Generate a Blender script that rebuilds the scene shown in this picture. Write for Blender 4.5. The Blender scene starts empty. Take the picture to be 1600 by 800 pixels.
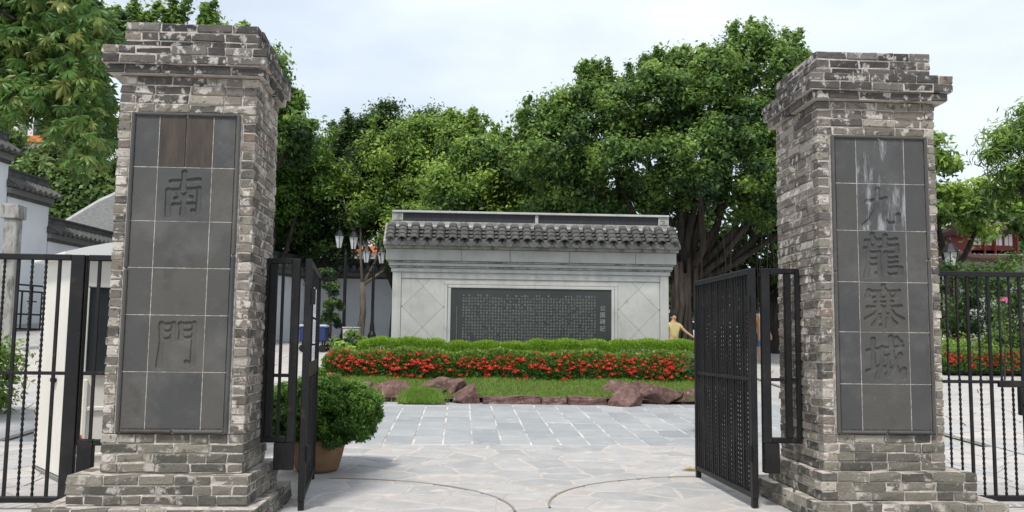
import bpy, bmesh, math, random
import numpy as np
from mathutils import Vector, Matrix
random.seed(7); rng = np.random.default_rng(7)
S = bpy.context.scene; COL = S.collection
R = math.radians

# ---------------------------------------------------------------- camera
cd = bpy.data.cameras.new('camera'); cam = bpy.data.objects.new('camera', cd); COL.objects.link(cam)
Yc = Vector((-80, -136, 1400)).normalized()
Zc = Vector((171, 14200, 1400)); Zc = (Zc - Zc.dot(Yc) * Yc).normalized()
Xc = Zc.cross(Yc)
if Xc.x < 0: Xc = -Xc
m = Matrix((Xc, Yc, Zc))                         # world = m @ (right, up, forward)
rot = Matrix(((m[0][0], m[0][1], -m[0][2]), (m[1][0], m[1][1], -m[1][2]), (m[2][0], m[2][1], -m[2][2])))
cam.matrix_world = Matrix.Translation((0, 0, 1.26)) @ rot.to_4x4()
cd.sensor_width = 36; cd.lens = 36 * 1400 / 1600; cd.clip_start = .1; cd.clip_end = 3000
S.camera = cam
S.render.resolution_x = 1024; S.render.resolution_y = 512
# ---------------------------------------------------------------- sky, sun, exposure
SUN_EL, SUN_AZ = R(58), R(200)                   # azimuth clockwise from +Y
w = bpy.data.worlds.new('World'); S.world = w; w.use_nodes = True
nt = w.node_tree; nt.nodes.clear()
def N(t, typ, **k):
    n = t.nodes.new(typ)
    for a, b in k.items(): setattr(n, a, b)
    return n
sky = N(nt, 'ShaderNodeTexSky', sky_type='NISHITA'); sky.sun_disc = False
sky.sun_elevation = SUN_EL; sky.sun_rotation = SUN_AZ; sky.dust_density = 2.0
tc = N(nt, 'ShaderNodeTexCoord')
nz = N(nt, 'ShaderNodeTexNoise'); nz.inputs['Scale'].default_value = 2.4; nz.inputs['Detail'].default_value = 5; nz.inputs['Roughness'].default_value = .5
mp = N(nt, 'ShaderNodeMapping'); mp.inputs['Scale'].default_value = (1, 1, 2.6); mp.inputs['Location'].default_value = (.35, .1, .25)
nt.links.new(tc.outputs['Generated'], mp.inputs[0]); nt.links.new(mp.outputs[0], nz.inputs[0])
rp = N(nt, 'ShaderNodeMapRange'); rp.inputs['From Min'].default_value = .36; rp.inputs['From Max'].default_value = .70
rp.inputs['To Min'].default_value = .55; rp.inputs['To Max'].default_value = 1.0
nt.links.new(nz.outputs[0], rp.inputs[0])
mx = N(nt, 'ShaderNodeMix', data_type='RGBA')
nt.links.new(rp.outputs[0], mx.inputs[0]); nt.links.new(sky.outputs[0], mx.inputs[6]); mx.inputs[7].default_value = (6.9, 7.5, 8.1, 1)
bg = N(nt, 'ShaderNodeBackground'); bg.inputs['Strength'].default_value = .10
wo = N(nt, 'ShaderNodeOutputWorld')
nt.links.new(mx.outputs[2], bg.inputs[0]); nt.links.new(bg.outputs[0], wo.inputs[0])
sd = bpy.data.lights.new('sun', 'SUN'); so = bpy.data.objects.new('sun', sd); COL.objects.link(so)
sd.energy = 2.3; sd.angle = R(9); sd.color = (1, .96, .9)
dv = Vector((math.sin(SUN_AZ) * math.cos(SUN_EL), math.cos(SUN_AZ) * math.cos(SUN_EL), math.sin(SUN_EL)))
so.rotation_euler = dv.to_track_quat('Z', 'Y').to_euler(); so.location = (0, 0, 40)
S.view_settings.view_transform = 'Standard'; S.view_settings.look = 'None'; S.view_settings.exposure = 0.55; S.view_settings.gamma = 1
S.view_settings.use_curve_mapping = False

# ---------------------------------------------------------------- helpers
def tag(o, label=None, cat=None, group=None, kind=None):
    if label: o['label'] = label
    if cat: o['category'] = cat
    if group: o['group'] = group
    if kind: o['kind'] = kind
    return o
def link(name, me, mat=None, parent=None, loc=None, rz=0, sc=None):
    if mat is not None and not me.materials: me.materials.append(mat)
    o = bpy.data.objects.new(name, me); COL.objects.link(o)
    if parent is not None: o.parent = parent
    if loc is not None: o.location = loc
    if rz: o.rotation_euler[2] = rz
    if sc is not None: o.scale = sc
    return o
def empty(name, loc, label, cat, group=None, rz=0):
    o = bpy.data.objects.new(name, None); COL.objects.link(o); o.location = loc; o.rotation_euler[2] = rz
    o.empty_display_size = .1
    return tag(o, label, cat, group)
class MB:
    def __init__(s): s.v = []; s.f = []
    def add(s, vs, fs):
        b = len(s.v); s.v += [tuple(q) for q in vs]; s.f += [tuple(b + i for i in f) for f in fs]; return s
    def box(s, x0, x1, y0, y1, z0, z1):
        return s.add([(x0,y0,z0),(x1,y0,z0),(x1,y1,z0),(x0,y1,z0),(x0,y0,z1),(x1,y0,z1),(x1,y1,z1),(x0,y1,z1)],
                     [(0,3,2,1),(4,5,6,7),(0,1,5,4),(1,2,6,5),(2,3,7,6),(3,0,4,7)])
    def tube(s, pts, rad, n=8, cap=True):
        pts = [Vector(p) for p in pts]; rings = []
        if not hasattr(rad, '__len__'): rad = [rad] * len(pts)
        for i, p in enumerate(pts):
            d = (pts[min(i+1, len(pts)-1)] - pts[max(i-1, 0)]).normalized()
            u = d.cross(Vector((0, 1, 0)) if abs(d.y) < .9 else Vector((1, 0, 0))).normalized(); v = d.cross(u)
            rings.append([p + (u * math.cos(2*math.pi*k/n) + v * math.sin(2*math.pi*k/n)) * rad[i] for k in range(n)])
        vs = [q for r in rings for q in r]; fs = []
        for i in range(len(pts)-1):
            for k in range(n):
                a = i*n+k; b = i*n+(k+1) % n; fs.append((a, b, b+n, a+n))
        if cap: fs.append(tuple(range(n-1, -1, -1))); fs.append(tuple((len(pts)-1)*n+k for k in range(n)))
        return s.add(vs, fs)
    def lathe(s, prof, cx=0, cy=0, n=24):
        vs = []; fs = []
        for r, z in prof: vs += [(cx + r*math.cos(2*math.pi*k/n), cy + r*math.sin(2*math.pi*k/n), z) for k in range(n)]
        for i in range(len(prof)-1):
            for k in range(n): a = i*n+k; b = i*n+(k+1) % n; fs.append((a, b, b+n, a+n))
        fs.append(tuple(range(n-1, -1, -1))); fs.append(tuple((len(prof)-1)*n+k for k in range(n)))
        return s.add(vs, fs)
    def prism(s, poly, z0, z1, inset=0, dz=0):     # poly = [(x,y)] ccw, optional bevelled top
        n = len(poly); c = (sum(p[0] for p in poly)/n, sum(p[1] for p in poly)/n); vs = [(x, y, z0) for x, y in poly] + [(x, y, z1-dz) for x, y in poly]
        fs = [tuple(range(n-1, -1, -1))]
        fs += [(k, (k+1) % n, n+(k+1) % n, n+k) for k in range(n)]
        if inset:
            for x, y in poly:
                d = math.hypot(x-c[0], y-c[1]) or 1; q = max(0, 1-inset/d); vs.append((c[0]+(x-c[0])*q, c[1]+(y-c[1])*q, z1))
            fs += [(n+k, n+(k+1) % n, 2*n+(k+1) % n, 2*n+k) for k in range(n)]; fs.append(tuple(range(2*n, 3*n)))
        else: fs.append(tuple(range(n, 2*n)))
        return s.add(vs, fs)
    def mesh(s, name, smooth=False):
        me = bpy.data.meshes.new(name); me.from_pydata(s.v, [], s.f); me.update()
        if smooth: me.polygons.foreach_set('use_smooth', [True]*len(me.polygons))
        return me
    def build(s, name, mat, parent=None, loc=None, rz=0, smooth=False, bevel=0):
        me = s.mesh(name, smooth)
        if bevel: bev(me, bevel)
        return link(name, me, mat, parent, loc, rz)
def bev(me, w, seg=1):
    bm = bmesh.new(); bm.from_mesh(me)
    bmesh.ops.bevel(bm, geom=[e for e in bm.edges if len(e.link_faces) == 2 and e.calc_face_angle(0) > .5], offset=w, segments=seg, affect='EDGES', clamp_overlap=True)
    bm.to_mesh(me); bm.free()
def clip(poly, a, b, c):                          # keep a*x+b*y<=c
    out = []
    for i in range(len(poly)):
        p, q = poly[i], poly[(i+1) % len(poly)]; dp = a*p[0]+b*p[1]-c; dq = a*q[0]+b*q[1]-c
        if dp <= 0: out.append(p)
        if dp*dq < 0: t = dp/(dp-dq); out.append((p[0]+(q[0]-p[0])*t, p[1]+(q[1]-p[1])*t))
    return out
def quads(name, V, mat, parent=None, rnd=None, k=4, smooth=False):
    """V: (n*k,3) array, every k verts are one face; rnd: per-face number stored per vertex"""
    n = len(V)//k; me = bpy.data.meshes.new(name)
    me.vertices.add(n*k); me.vertices.foreach_set('co', V.astype(np.float32).ravel())
    me.loops.add(n*k); me.loops.foreach_set('vertex_index', np.arange(n*k, dtype=np.int32))
    me.polygons.add(n); me.polygons.foreach_set('loop_start', np.arange(0, n*k, k, dtype=np.int32))
    me.update(calc_edges=True)
    if rnd is not None:
        a = me.attributes.new('rnd', 'FLOAT', 'POINT'); a.data.foreach_set('value', np.repeat(rnd, k).astype(np.float32))
    return link(name, me, mat, parent)

# ---------------------------------------------------------------- terrain height
def gz(X, Y):
    if Y < 8.5: z = 0
    elif Y < 16: z = .045*(Y-8.5)
    elif Y < 30: z = .3375+.075*(Y-16)
    else: z = 1.3875+.01*(Y-30)
    return z + min(.9, .14*max(0, -5.5-X)) * min(1, max(0, (Y-12)/7))

# ---------------------------------------------------------------- materials
MC = {}
def mat(name, col, rough=.8, metal=0, spec=.3):
    if name in MC: return MC[name]
    M_ = bpy.data.materials.new(name); M_.use_nodes = True; b = M_.node_tree.nodes['Principled BSDF']
    b.inputs['Base Color'].default_value = (*col, 1); b.inputs['Roughness'].default_value = rough
    b.inputs['Metallic'].default_value = metal; b.inputs['Specular IOR Level'].default_value = spec
    MC[name] = M_; return M_
def nmat(name, cols, rough=.85, scale=4, detail=6, bump=.3, bscale=40, src='pos', rndmix=0, rcols=None, spots=None, spec=.3, bdist=.01, sc3=(1,1,1)):
    """noise-mottled surface: ramp over noise, per-object random hue, optional sharp spots, bump"""
    M_ = bpy.data.materials.new(name); M_.use_nodes = True; t = M_.node_tree; b = t.nodes['Principled BSDF']
    b.inputs['Roughness'].default_value = rough; b.inputs['Specular IOR Level'].default_value = spec
    geo = N(t, 'ShaderNodeNewGeometry'); pos = geo.outputs['Position']
    mpp = N(t, 'ShaderNodeMapping'); mpp.inputs['Scale'].default_value = sc3; t.links.new(pos, mpp.inputs[0]); pos = mpp.outputs[0]
    n1 = N(t, 'ShaderNodeTexNoise'); n1.inputs['Scale'].default_value = scale; n1.inputs['Detail'].default_value = detail; n1.inputs['Roughness'].default_value = .6
    t.links.new(pos, n1.inputs[0])
    cr = N(t, 'ShaderNodeValToRGB'); t.links.new(n1.outputs[0], cr.inputs[0])
    while len(cr.color_ramp.elements) < len(cols): cr.color_ramp.elements.new(.5)
    for i, (p, c) in enumerate(cols): cr.color_ramp.elements[i].position = p; cr.color_ramp.elements[i].color = (*c, 1)
    out = cr.outputs[0]
    if rcols:
        if src == 'attr': at = N(t, 'ShaderNodeAttribute'); at.attribute_name = 'rnd'; ro = at.outputs['Fac']
        else: oi = N(t, 'ShaderNodeObjectInfo'); ro = oi.outputs['Random']
        r2 = N(t, 'ShaderNodeValToRGB'); r2.color_ramp.interpolation = 'LINEAR'; t.links.new(ro, r2.inputs[0])
        while len(r2.color_ramp.elements) < len(rcols): r2.color_ramp.elements.new(.5)
        for i, (p, c) in enumerate(rcols): r2.color_ramp.elements[i].position = p; r2.color_ramp.elements[i].color = (*c, 1)
        mm = N(t, 'ShaderNodeMix', data_type='RGBA'); mm.inputs[0].default_value = rndmix
        t.links.new(out, mm.inputs[6]); t.links.new(r2.outputs[0], mm.inputs[7]); out = mm.outputs[2]
    for sp in (spots or []):                     # (scale, lo, hi, colour, amount)
        n2 = N(t, 'ShaderNodeTexNoise'); n2.inputs['Scale'].default_value = sp[0]; n2.inputs['Detail'].default_value = 8; n2.inputs['Roughness'].default_value = .65
        if len(sp) > 5:
            m2 = N(t, 'ShaderNodeMapping'); m2.inputs['Scale'].default_value = sp[5]; t.links.new(geo.outputs['Position'], m2.inputs[0]); t.links.new(m2.outputs[0], n2.inputs[0])
        else: t.links.new(geo.outputs['Position'], n2.inputs[0])
        mr = N(t, 'ShaderNodeMapRange'); mr.inputs['From Min'].default_value = sp[1]; mr.inputs['From Max'].default_value = sp[2]; mr.inputs['To Max'].default_value = sp[4]
        t.links.new(n2.outputs[0], mr.inputs[0])
        mm = N(t, 'ShaderNodeMix', data_type='RGBA'); t.links.new(mr.outputs[0], mm.inputs[0]); t.links.new(out, mm.inputs[6]); mm.inputs[7].default_value = (*sp[3], 1); out = mm.outputs[2]
    t.links.new(out, b.inputs['Base Color'])
    if bump:
        n3 = N(t, 'ShaderNodeTexNoise'); n3.inputs['Scale'].default_value = bscale; n3.inputs['Detail'].default_value = 5; t.links.new(pos, n3.inputs[0])
        bp = N(t, 'ShaderNodeBump'); bp.inputs['Strength'].default_value = bump; bp.inputs['Distance'].default_value = bdist
        t.links.new(n3.outputs[0], bp.inputs['Height']); t.links.new(bp.outputs[0], b.inputs['Normal'])
    MC[name] = M_; return M_
brc = [(0, (.045, .041, .036)), (.12, (.09, .08, .07)), (.3, (.16, .143, .12)), (.45, (.235, .212, .172)), (.6, (.155, .125, .095)), (.74, (.27, .24, .195)), (.86, (.48, .44, .38)), (.94, (.34, .30, .25)), (1, (.17, .115, .085))]
bspots = [(9, .545, .59, (.56, .52, .47), .8), (5, .60, .68, (.34, .31, .28), .6), (22, .57, .62, (.04, .037, .034), .7), (2.2, .55, .7, (.06, .06, .052), .5)]
Mbrick = nmat('brick_obj', [(.3, (.10, .095, .09)), (.7, (.24, .225, .2))], scale=14, rndmix=.75, rcols=brc, spots=bspots, bump=.6, bscale=60, bdist=.012, rough=.92)
Mbrick2 = nmat('brick_attr', [(.3, (.10, .095, .09)), (.7, (.24, .225, .2))], scale=14, rndmix=.75, rcols=brc, spots=bspots, bump=.6, bscale=60, src='attr', bdist=.012, rough=.92)
cap_c = [(0, (.028, .027, .026)), (.5, (.065, .06, .055)), (.8, (.12, .11, .10)), (1, (.24, .225, .2))]
Mcap = nmat('brick_cap', [(.3, (.05, .047, .044)), (.7, (.13, .12, .11))], scale=12, rndmix=.6, rcols=cap_c, spots=[(14, .55, .60, (.50, .47, .44), .75), (25, .6, .64, (.04, .04, .04), .6)], bump=.6, bscale=60, bdist=.012, rough=.95)
step_c = [(0, (.045, .045, .04)), (.3, (.09, .088, .075)), (.6, (.16, .15, .125)), (.85, (.22, .20, .16)), (1, (.38, .35, .30))]
Mstep = nmat('brick_step', [(.3, (.08, .078, .066)), (.7, (.20, .188, .155))], scale=10, rndmix=.7, rcols=step_c, spots=[(9, .55, .62, (.46, .43, .38), .7), (22, .58, .64, (.06, .065, .045), .6)], bump=.6, bscale=60, bdist=.012, rough=.95)
Mmortar = nmat('mortar', [(.3, (.34, .30, .27)), (.7, (.66, .60, .55))], scale=18, bump=.8, bscale=80, spots=[(9, .5, .6, (.12, .10, .09), .6)])
Mslate = nmat('slate', [(.3, (.055, .056, .058)), (.7, (.085, .085, .083))], scale=3, rndmix=.55, rcols=[(0, (.048, .049, .052)), (.5, (.072, .069, .063)), (1, (.095, .088, .074))], spots=[(2.2, .50, .66, (.125, .122, .115), .55), (40, .66, .72, (.24, .24, .23), .5), (4, .58, .75, (.035, .035, .038), .6)], rough=.62, bump=.15, bscale=50)
Mslate_b = nmat('slate_brown', [(.3, (.035, .03, .026)), (.7, (.075, .058, .046))], scale=4, rough=.6, bump=.15, sc3=(6, 6, 1))
Mslate_w = nmat('slate_streak', [(.3, (.055, .056, .058)), (.7, (.09, .09, .088))], scale=3, spots=[(3.2, .52, .64, (.33, .33, .35), .75, (5, 1, .9)), (30, .6, .7, (.2, .2, .2), .4)], rough=.62, bump=.15)
Mjoint = nmat('pale_joint', [(.35, (.22, .205, .19)), (.7, (.50, .46, .43))], scale=25, bump=.5)
Miron = nmat('black_iron', [(.3, (.006, .006, .007)), (.7, (.011, .011, .012))], scale=30, rough=.5, bump=.1, spec=.3, spots=[(14, .62, .68, (.07, .035, .02), .6), (3, .5, .7, (.03, .028, .026), .6)])
Mstone = nmat('flagstone', [(.3, (.32, .31, .30)), (.7, (.50, .48, .46))], scale=3.5, rndmix=.5, rcols=[(0, (.29, .30, .31)), (.3, (.37, .37, .37)), (.7, (.45, .435, .42)), (1, (.46, .41, .375))], spots=[(4, .58, .66, (.62, .55, .48), .5), (1.3, .55, .7, (.33, .33, .335), .45), (45, .66, .70, (.16, .15, .14), .5), (9, .60, .66, (.26, .27, .29), .5), (2, .60, .72, (.62, .60, .57), .7)], bump=.5, bscale=25, rough=.7)
Mstone2 = nmat('flagstone_attr', [(.3, (.36, .345, .33)), (.7, (.56, .53, .50))], scale=3.5, rndmix=.5, src='attr', rcols=[(0, (.38, .385, .40)), (.5, (.48, .465, .45)), (1, (.56, .50, .45))], spots=[(4, .56, .64, (.60, .53, .45), .5), (7, .60, .66, (.28, .29, .31), .5)], bump=.5, bscale=25, rough=.7)
Mpavej = nmat('paving_mortar', [(.3, (.40, .35, .315)), (.7, (.55, .51, .47))], scale=6, bump=.5, bscale=50, spots=[(3, .58, .66, (.24, .22, .20), .6)])
Mslab = nmat('slab', [(.3, (.28, .29, .30)), (.7, (.40, .41, .415))], scale=2.5, rndmix=.45, rcols=[(0, (.25, .265, .28)), (.6, (.36, .37, .375)), (1, (.46, .455, .44))], spots=[(3, .60, .66, (.60, .58, .55), .65, (1, 3, 1)), (20, .62, .68, (.18, .18, .19), .5)], bump=.3, bscale=30, rough=.6)
Mslabj = nmat('slab_joint', [(.35, (.25, .24, .23)), (.6, (.62, .60, .56))], scale=3, bump=.3)
Mplaza = nmat('plaza', [(.3, (.30, .30, .29)), (.7, (.46, .45, .43))], scale=1.5, bump=.3, bscale=20, spots=[(2, .58, .64, (.55, .52, .48), .5, (1, 3, 1))])
Msoil = nmat('soil', [(.3, (.05, .035, .025)), (.7, (.11, .08, .06))], scale=6)
Mmural = nmat('mural_stone', [(.3, (.32, .32, .305)), (.7, (.46, .455, .435))], scale=2.5, rndmix=.25, rcols=[(0, (.38, .385, .38)), (1, (.52, .52, .50))], spots=[(3.5, .60, .68, (.27, .27, .25), .5, (1, 1, .5)), (26, .66, .70, (.12, .12, .11), .5), (1.6, .6, .72, (.56, .55, .53), .6), (2.2, .55, .68, (.26, .26, .245), .4, (3, 1, .25))], bump=.2, bscale=40, rough=.75)
Mmural_g = nmat('mural_weathered', [(.3, (.20, .195, .18)), (.7, (.42, .41, .385))], scale=5, spots=[(6, .52, .62, (.09, .085, .075), .7, (1, 1, .4))], bump=.3, sc3=(1, 1, .5))
Mtile = nmat('dark_tile', [(.3, (.045, .045, .043)), (.7, (.14, .14, .132))], scale=12, rndmix=.4, rcols=[(0, (.05, .05, .048)), (1, (.15, .148, .14))], spots=[(20, .58, .65, (.30, .29, .27), .5)], bump=.4, bscale=60)
Mridge = nmat('ridge_dark', [(.3, (.022, .022, .026)), (.7, (.04, .04, .046))], scale=5, rough=.5, sc3=(5, 1, 1))
Mplaque = nmat('plaque', [(.3, (.020, .024, .023)), (.7, (.032, .037, .035))], scale=2, rough=.3, bump=0, spec=.5)
Mletter = mat('inscription_paint', (.17, .18, .165), .7)
Mletter2 = mat('title_paint', (.24, .25, .235), .6)
Mwhitewall = nmat('white_plaster', [(.3, (.66, .69, .73)), (.7, (.76, .78, .81))], scale=1.2, spots=[(2, .60, .75, (.42, .44, .45), .4, (1, 1, .3))], bump=.1)
Mcoping = nmat('coping', [(.3, (.055, .055, .055)), (.7, (.12, .12, .118))], scale=5, spots=[(9, .58, .66, (.22, .22, .21), .5)], bump=.3)
Mbooth = nmat('booth_cream', [(.3, (.68, .65, .58)), (.7, (.75, .72, .66))], scale=3, bump=.02, rough=.45, spots=[(12, .70, .73, (.25, .18, .12), .6)])
Mboothroof = mat('booth_roof', (.78, .78, .76), .4)
Mglass = mat('dark_glass', (.03, .035, .04), .08, spec=.6)
Mgrey = mat('grey_panel', (.30, .32, .35), .5)
Mterra = nmat('terracotta', [(.3, (.17, .095, .05)), (.7, (.25, .15, .085))], scale=6, spots=[(8, .56, .68, (.14, .09, .06), .5), (5, .62, .7, (.36, .27, .2), .4)], bump=.2)
Mrock = nmat('red_rock', [(.3, (.085, .045, .04)), (.55, (.17, .10, .085)), (.75, (.27, .18, .155))], scale=5, spots=[(9, .58, .66, (.36, .28, .25), .6), (3, .58, .7, (.05, .04, .04), .6)], bump=.9, bscale=18, bdist=.03, sc3=(1.6, 1.6, .8))
Mbark = nmat('bark', [(.3, (.016, .013, .010)), (.7, (.065, .052, .042))], scale=7, sc3=(2, 2, .35), bump=.9, bscale=14, bdist=.03)
Mbark_p = nmat('pale_bark', [(.3, (.10, .085, .068)), (.7, (.24, .21, .17))], scale=7, sc3=(2, 2, .4), bump=.7, bscale=14, bdist=.03)
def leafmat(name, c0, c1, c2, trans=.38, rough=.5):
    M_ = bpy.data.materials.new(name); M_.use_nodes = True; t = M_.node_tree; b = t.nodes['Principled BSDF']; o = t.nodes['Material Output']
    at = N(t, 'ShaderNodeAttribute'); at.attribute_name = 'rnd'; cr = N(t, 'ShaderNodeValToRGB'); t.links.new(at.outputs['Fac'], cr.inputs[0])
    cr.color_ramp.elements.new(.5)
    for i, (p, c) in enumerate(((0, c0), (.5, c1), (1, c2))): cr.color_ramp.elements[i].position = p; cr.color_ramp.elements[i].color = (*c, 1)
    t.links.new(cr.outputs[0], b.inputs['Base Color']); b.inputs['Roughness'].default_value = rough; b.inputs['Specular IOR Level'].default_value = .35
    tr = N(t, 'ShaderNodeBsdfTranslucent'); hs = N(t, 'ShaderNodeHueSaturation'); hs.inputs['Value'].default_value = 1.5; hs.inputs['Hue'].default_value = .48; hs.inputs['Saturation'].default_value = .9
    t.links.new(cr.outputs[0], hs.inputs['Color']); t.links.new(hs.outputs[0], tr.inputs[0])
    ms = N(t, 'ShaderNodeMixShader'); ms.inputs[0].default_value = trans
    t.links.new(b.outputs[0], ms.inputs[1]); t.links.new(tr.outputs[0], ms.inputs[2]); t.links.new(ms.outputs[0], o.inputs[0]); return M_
Lbanyan = leafmat('leaf_banyan', (.022, .058, .016), (.10, .195, .038), (.28, .42, .085))
Lmid = leafmat('leaf_mid', (.035, .085, .02), (.15, .265, .045), (.34, .48, .09))
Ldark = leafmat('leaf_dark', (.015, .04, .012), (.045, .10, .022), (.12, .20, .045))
Lyel = leafmat('leaf_yellow', (.05, .12, .02), (.11, .22, .03), (.22, .34, .06), .35)
Lnear = leafmat('leaf_near', (.03, .075, .015), (.085, .18, .03), (.22, .24, .06), .3, .4)
Lpale = leafmat('leaf_pale', (.07, .13, .035), (.12, .20, .05), (.20, .29, .09), .35)
Lhedge = leafmat('leaf_hedge', (.12, .24, .02), (.22, .40, .035), (.36, .54, .07), .35)
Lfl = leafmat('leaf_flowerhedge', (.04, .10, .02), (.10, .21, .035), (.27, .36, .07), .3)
Lpot = leafmat('leaf_pot', (.035, .10, .015), (.10, .22, .03), (.21, .36, .05), .3)
Lgrass = leafmat('grass', (.11, .21, .03), (.18, .32, .045), (.28, .41, .08), .3)
Lred = leafmat('petal', (.42, .018, .012), (.60, .03, .016), (.72, .07, .035), .25)

# ================================================================ GROUND
def terrain():
    xs = sorted(set(list(range(-120, -16, 8)) + [i*.75 for i in range(-20, 28)] + list(range(22, 130, 8))))
    ys = sorted(set([-30, -10, 0] + [i*.75 for i in range(1, 56)] + [44, 50, 60, 80, 120, 200, 400]))
    b = MB(); V = [(x, y, gz(x, y)-.05) for y in ys for x in xs]; nx = len(xs)
    b.add(V, [(j*nx+i, j*nx+i+1, (j+1)*nx+i+1, (j+1)*nx+i) for j in range(len(ys)-1) for i in range(nx-1)])
    tag(b.build('ground', Mplaza), kind='structure')
terrain()
def sheet(name, x0, x1, y0, y1, dz, m_, n=24, parent=None):
    b = MB(); V = []
    for j in range(n+1):
        y = y0+(y1-y0)*j/n
        for i in range(n+1): x = x0+(x1-x0)*i/n; V.append((x, y, gz(x, y)+dz))
    b.add(V, [(j*(n+1)+i, j*(n+1)+i+1, (j+1)*(n+1)+i+1, (j+1)*(n+1)+i) for j in range(n) for i in range(n)])
    return b.build(name, m_, parent)
def voronoi(x0, x1, y0, y1, d, seed, jx=1.15):
    r = random.Random(seed); pts = []
    ny = int((y1-y0)/d); nx = int((x1-x0)/(d*jx))
    for j in range(ny):
        for i in range(nx):
            if r.random() < .12: continue
            pts.append((x0+(i+.5+r.uniform(-.45, .45))*(x1-x0)/nx, y0+(j+.5+r.uniform(-.45, .45))*(y1-y0)/ny))
    cells = []
    for k, p in enumerate(pts):
        poly = [(x0, y0), (x1, y0), (x1, y1), (x0, y1)]
        near = sorted(pts, key=lambda q: (q[0]-p[0])**2+(q[1]-p[1])**2)[1:18]
        for q in near:
            a = q[0]-p[0]; b_ = q[1]-p[1]; L = math.hypot(a, b_); c = a*(p[0]+q[0])/2+b_*(p[1]+q[1])/2 - L*.011
            poly = clip(poly, a, b_, c)
            if len(poly) < 3: break
        if len(poly) >= 3: cells.append((p, poly))
    return cells
def roughen(poly, r, a=.02):
    out = []; n = len(poly)
    for i in range(n):
        p, q = poly[i], poly[(i+1) % n]; L = math.hypot(q[0]-p[0], q[1]-p[1]); out.append(p)
        if L > .22:
            nx, ny = -(q[1]-p[1])/L, (q[0]-p[0])/L; t = r.uniform(.35, .65); s_ = r.uniform(0, a)
            out.append((p[0]+(q[0]-p[0])*t+nx*s_, p[1]+(q[1]-p[1])*t+ny*s_))
    return out
fore = tag(sheet('forecourt_paving', -5.2, 6.4, 3.6, 10.55, -.005, Mpavej, 28), kind='structure')
rr = random.Random(3)
for p, poly in voronoi(-2.7, 4.2, 6.3, 10.55, .335, 11, 1.25):
    poly = roughen(poly, rr); P = [(x-p[0], y-p[1]) for x, y in poly]
    b = MB(); b.prism(P, -.04, 0, .012, .005); t = rr.uniform(-.004, .002)
    o = b.build('paving_stone', Mstone, fore, (p[0], p[1], gz(p[0], p[1])+t))
    o.rotation_euler = (math.atan(.045) if p[1] > 8.5 else 0, 0, 0)
# slabs in even rows behind the flagstones
slabs = tag(sheet('slab_paving', -3.0, 6.0, 10.55, 15.0, -.005, Mslabj, 20), kind='structure')
y = 10.56; row = 0
while y < 14.9:
    h = .63; x = -2.95
    while x < 5.9:
        w_ = .345; b = MB(); b.box(.011, w_-.011, .012, h-.012, -.03, 0)
        if row == 0 and x == -2.95: slab_me = [bev_m for bev_m in [b.mesh('slab')]]; bev(slab_me[0], .005)
        o = link('paving_slab', slab_me[0], Mslab, slabs, (x, y, gz(x, y)+rr.uniform(-.003, .003))); o.rotation_euler = (math.atan(.045), 0, 0)
        x += w_
    y += h; row += 1
# flagstones farther off, beyond both gates
def stones_stuff(name, x0, x1, y0, y1, d, seed):
    b = MB(); rn = []
    for p, poly in voronoi(x0, x1, y0, y1, d, seed, 1.3):
        n0 = len(b.v); z = gz(*p)
        P = poly; n = len(P); rv = rr.random()
        b.add([(x, y, gz(x, y)-.03) for x, y in P]+[(x, y, gz(x, y)+.004) for x, y in P], [(k, (k+1) % n, n+(k+1) % n, n+k) for k in range(n)]+[tuple(range(n, 2*n))])
        rn += [rv]*(len(b.v)-n0)
    o = b.build(name, Mstone2); a = o.data.attributes.new('rnd', 'FLOAT', 'POINT'); a.data.foreach_set('value', rn)
    return tag(o, kind='stuff')
for nm, ar, lb in (('flagstones', (-5.2, -2.71, 5.5, 10.55, .36, 15), 'flagstones behind the left pillar and fence panel'), ('flagstones', (4.21, 6.4, 5.5, 10.55, .36, 16), 'flagstones behind the right pillar and fence panel'), ('flagstones', (6.45, 15, 7, 27, .6, 5), 'pale flagstones beyond the right hand gate'), ('flagstones', (-16, -5.25, 6, 15.5, .7, 6), 'pale flagstones beyond the left hand gate'), ('flagstones', (-9, -3.05, 15.2, 28, .8, 8), 'grey flagstones in front of the white wall and lamps')):
    tag(stones_stuff(nm, *ar), lb, 'paving')
# curved wheel tracks of the gate leaves
def track(name, cx, cy, r, a0, a1, label):
    b = MB(); V = []; n = 40
    for i in range(n+1):
        a = R(a0+(a1-a0)*i/n)
        for rr_ in (r-.009, r+.009): V.append((cx+rr_*math.cos(a), cy+rr_*math.sin(a), gz(0, cy+rr_*math.sin(a))+.006))
    b.add(V, [(2*i, 2*i+1, 2*i+3, 2*i+2) for i in range(n)]); b.add([(x, y, z-.02) for x, y, z in V], [])
    k = len(V); b.f += [(2*i, k+2*i, k+2*i+2, 2*i+2) for i in range(n)]+[(2*i+1, 2*i+3, k+2*i+3, k+2*i+1) for i in range(n)]
    return tag(b.build(name, mat('track_steel', (.27, .24, .20), .6)), label, 'gate track')
track('gate_track', -1.19, 6.9, 1.62, 0, 90, 'thin curved wheel track in the paving swept by the left gate leaf')
track('gate_track', 2.33, 7.05, 1.62, 90, 180, 'thin curved wheel track in the paving swept by the right gate leaf')

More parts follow.
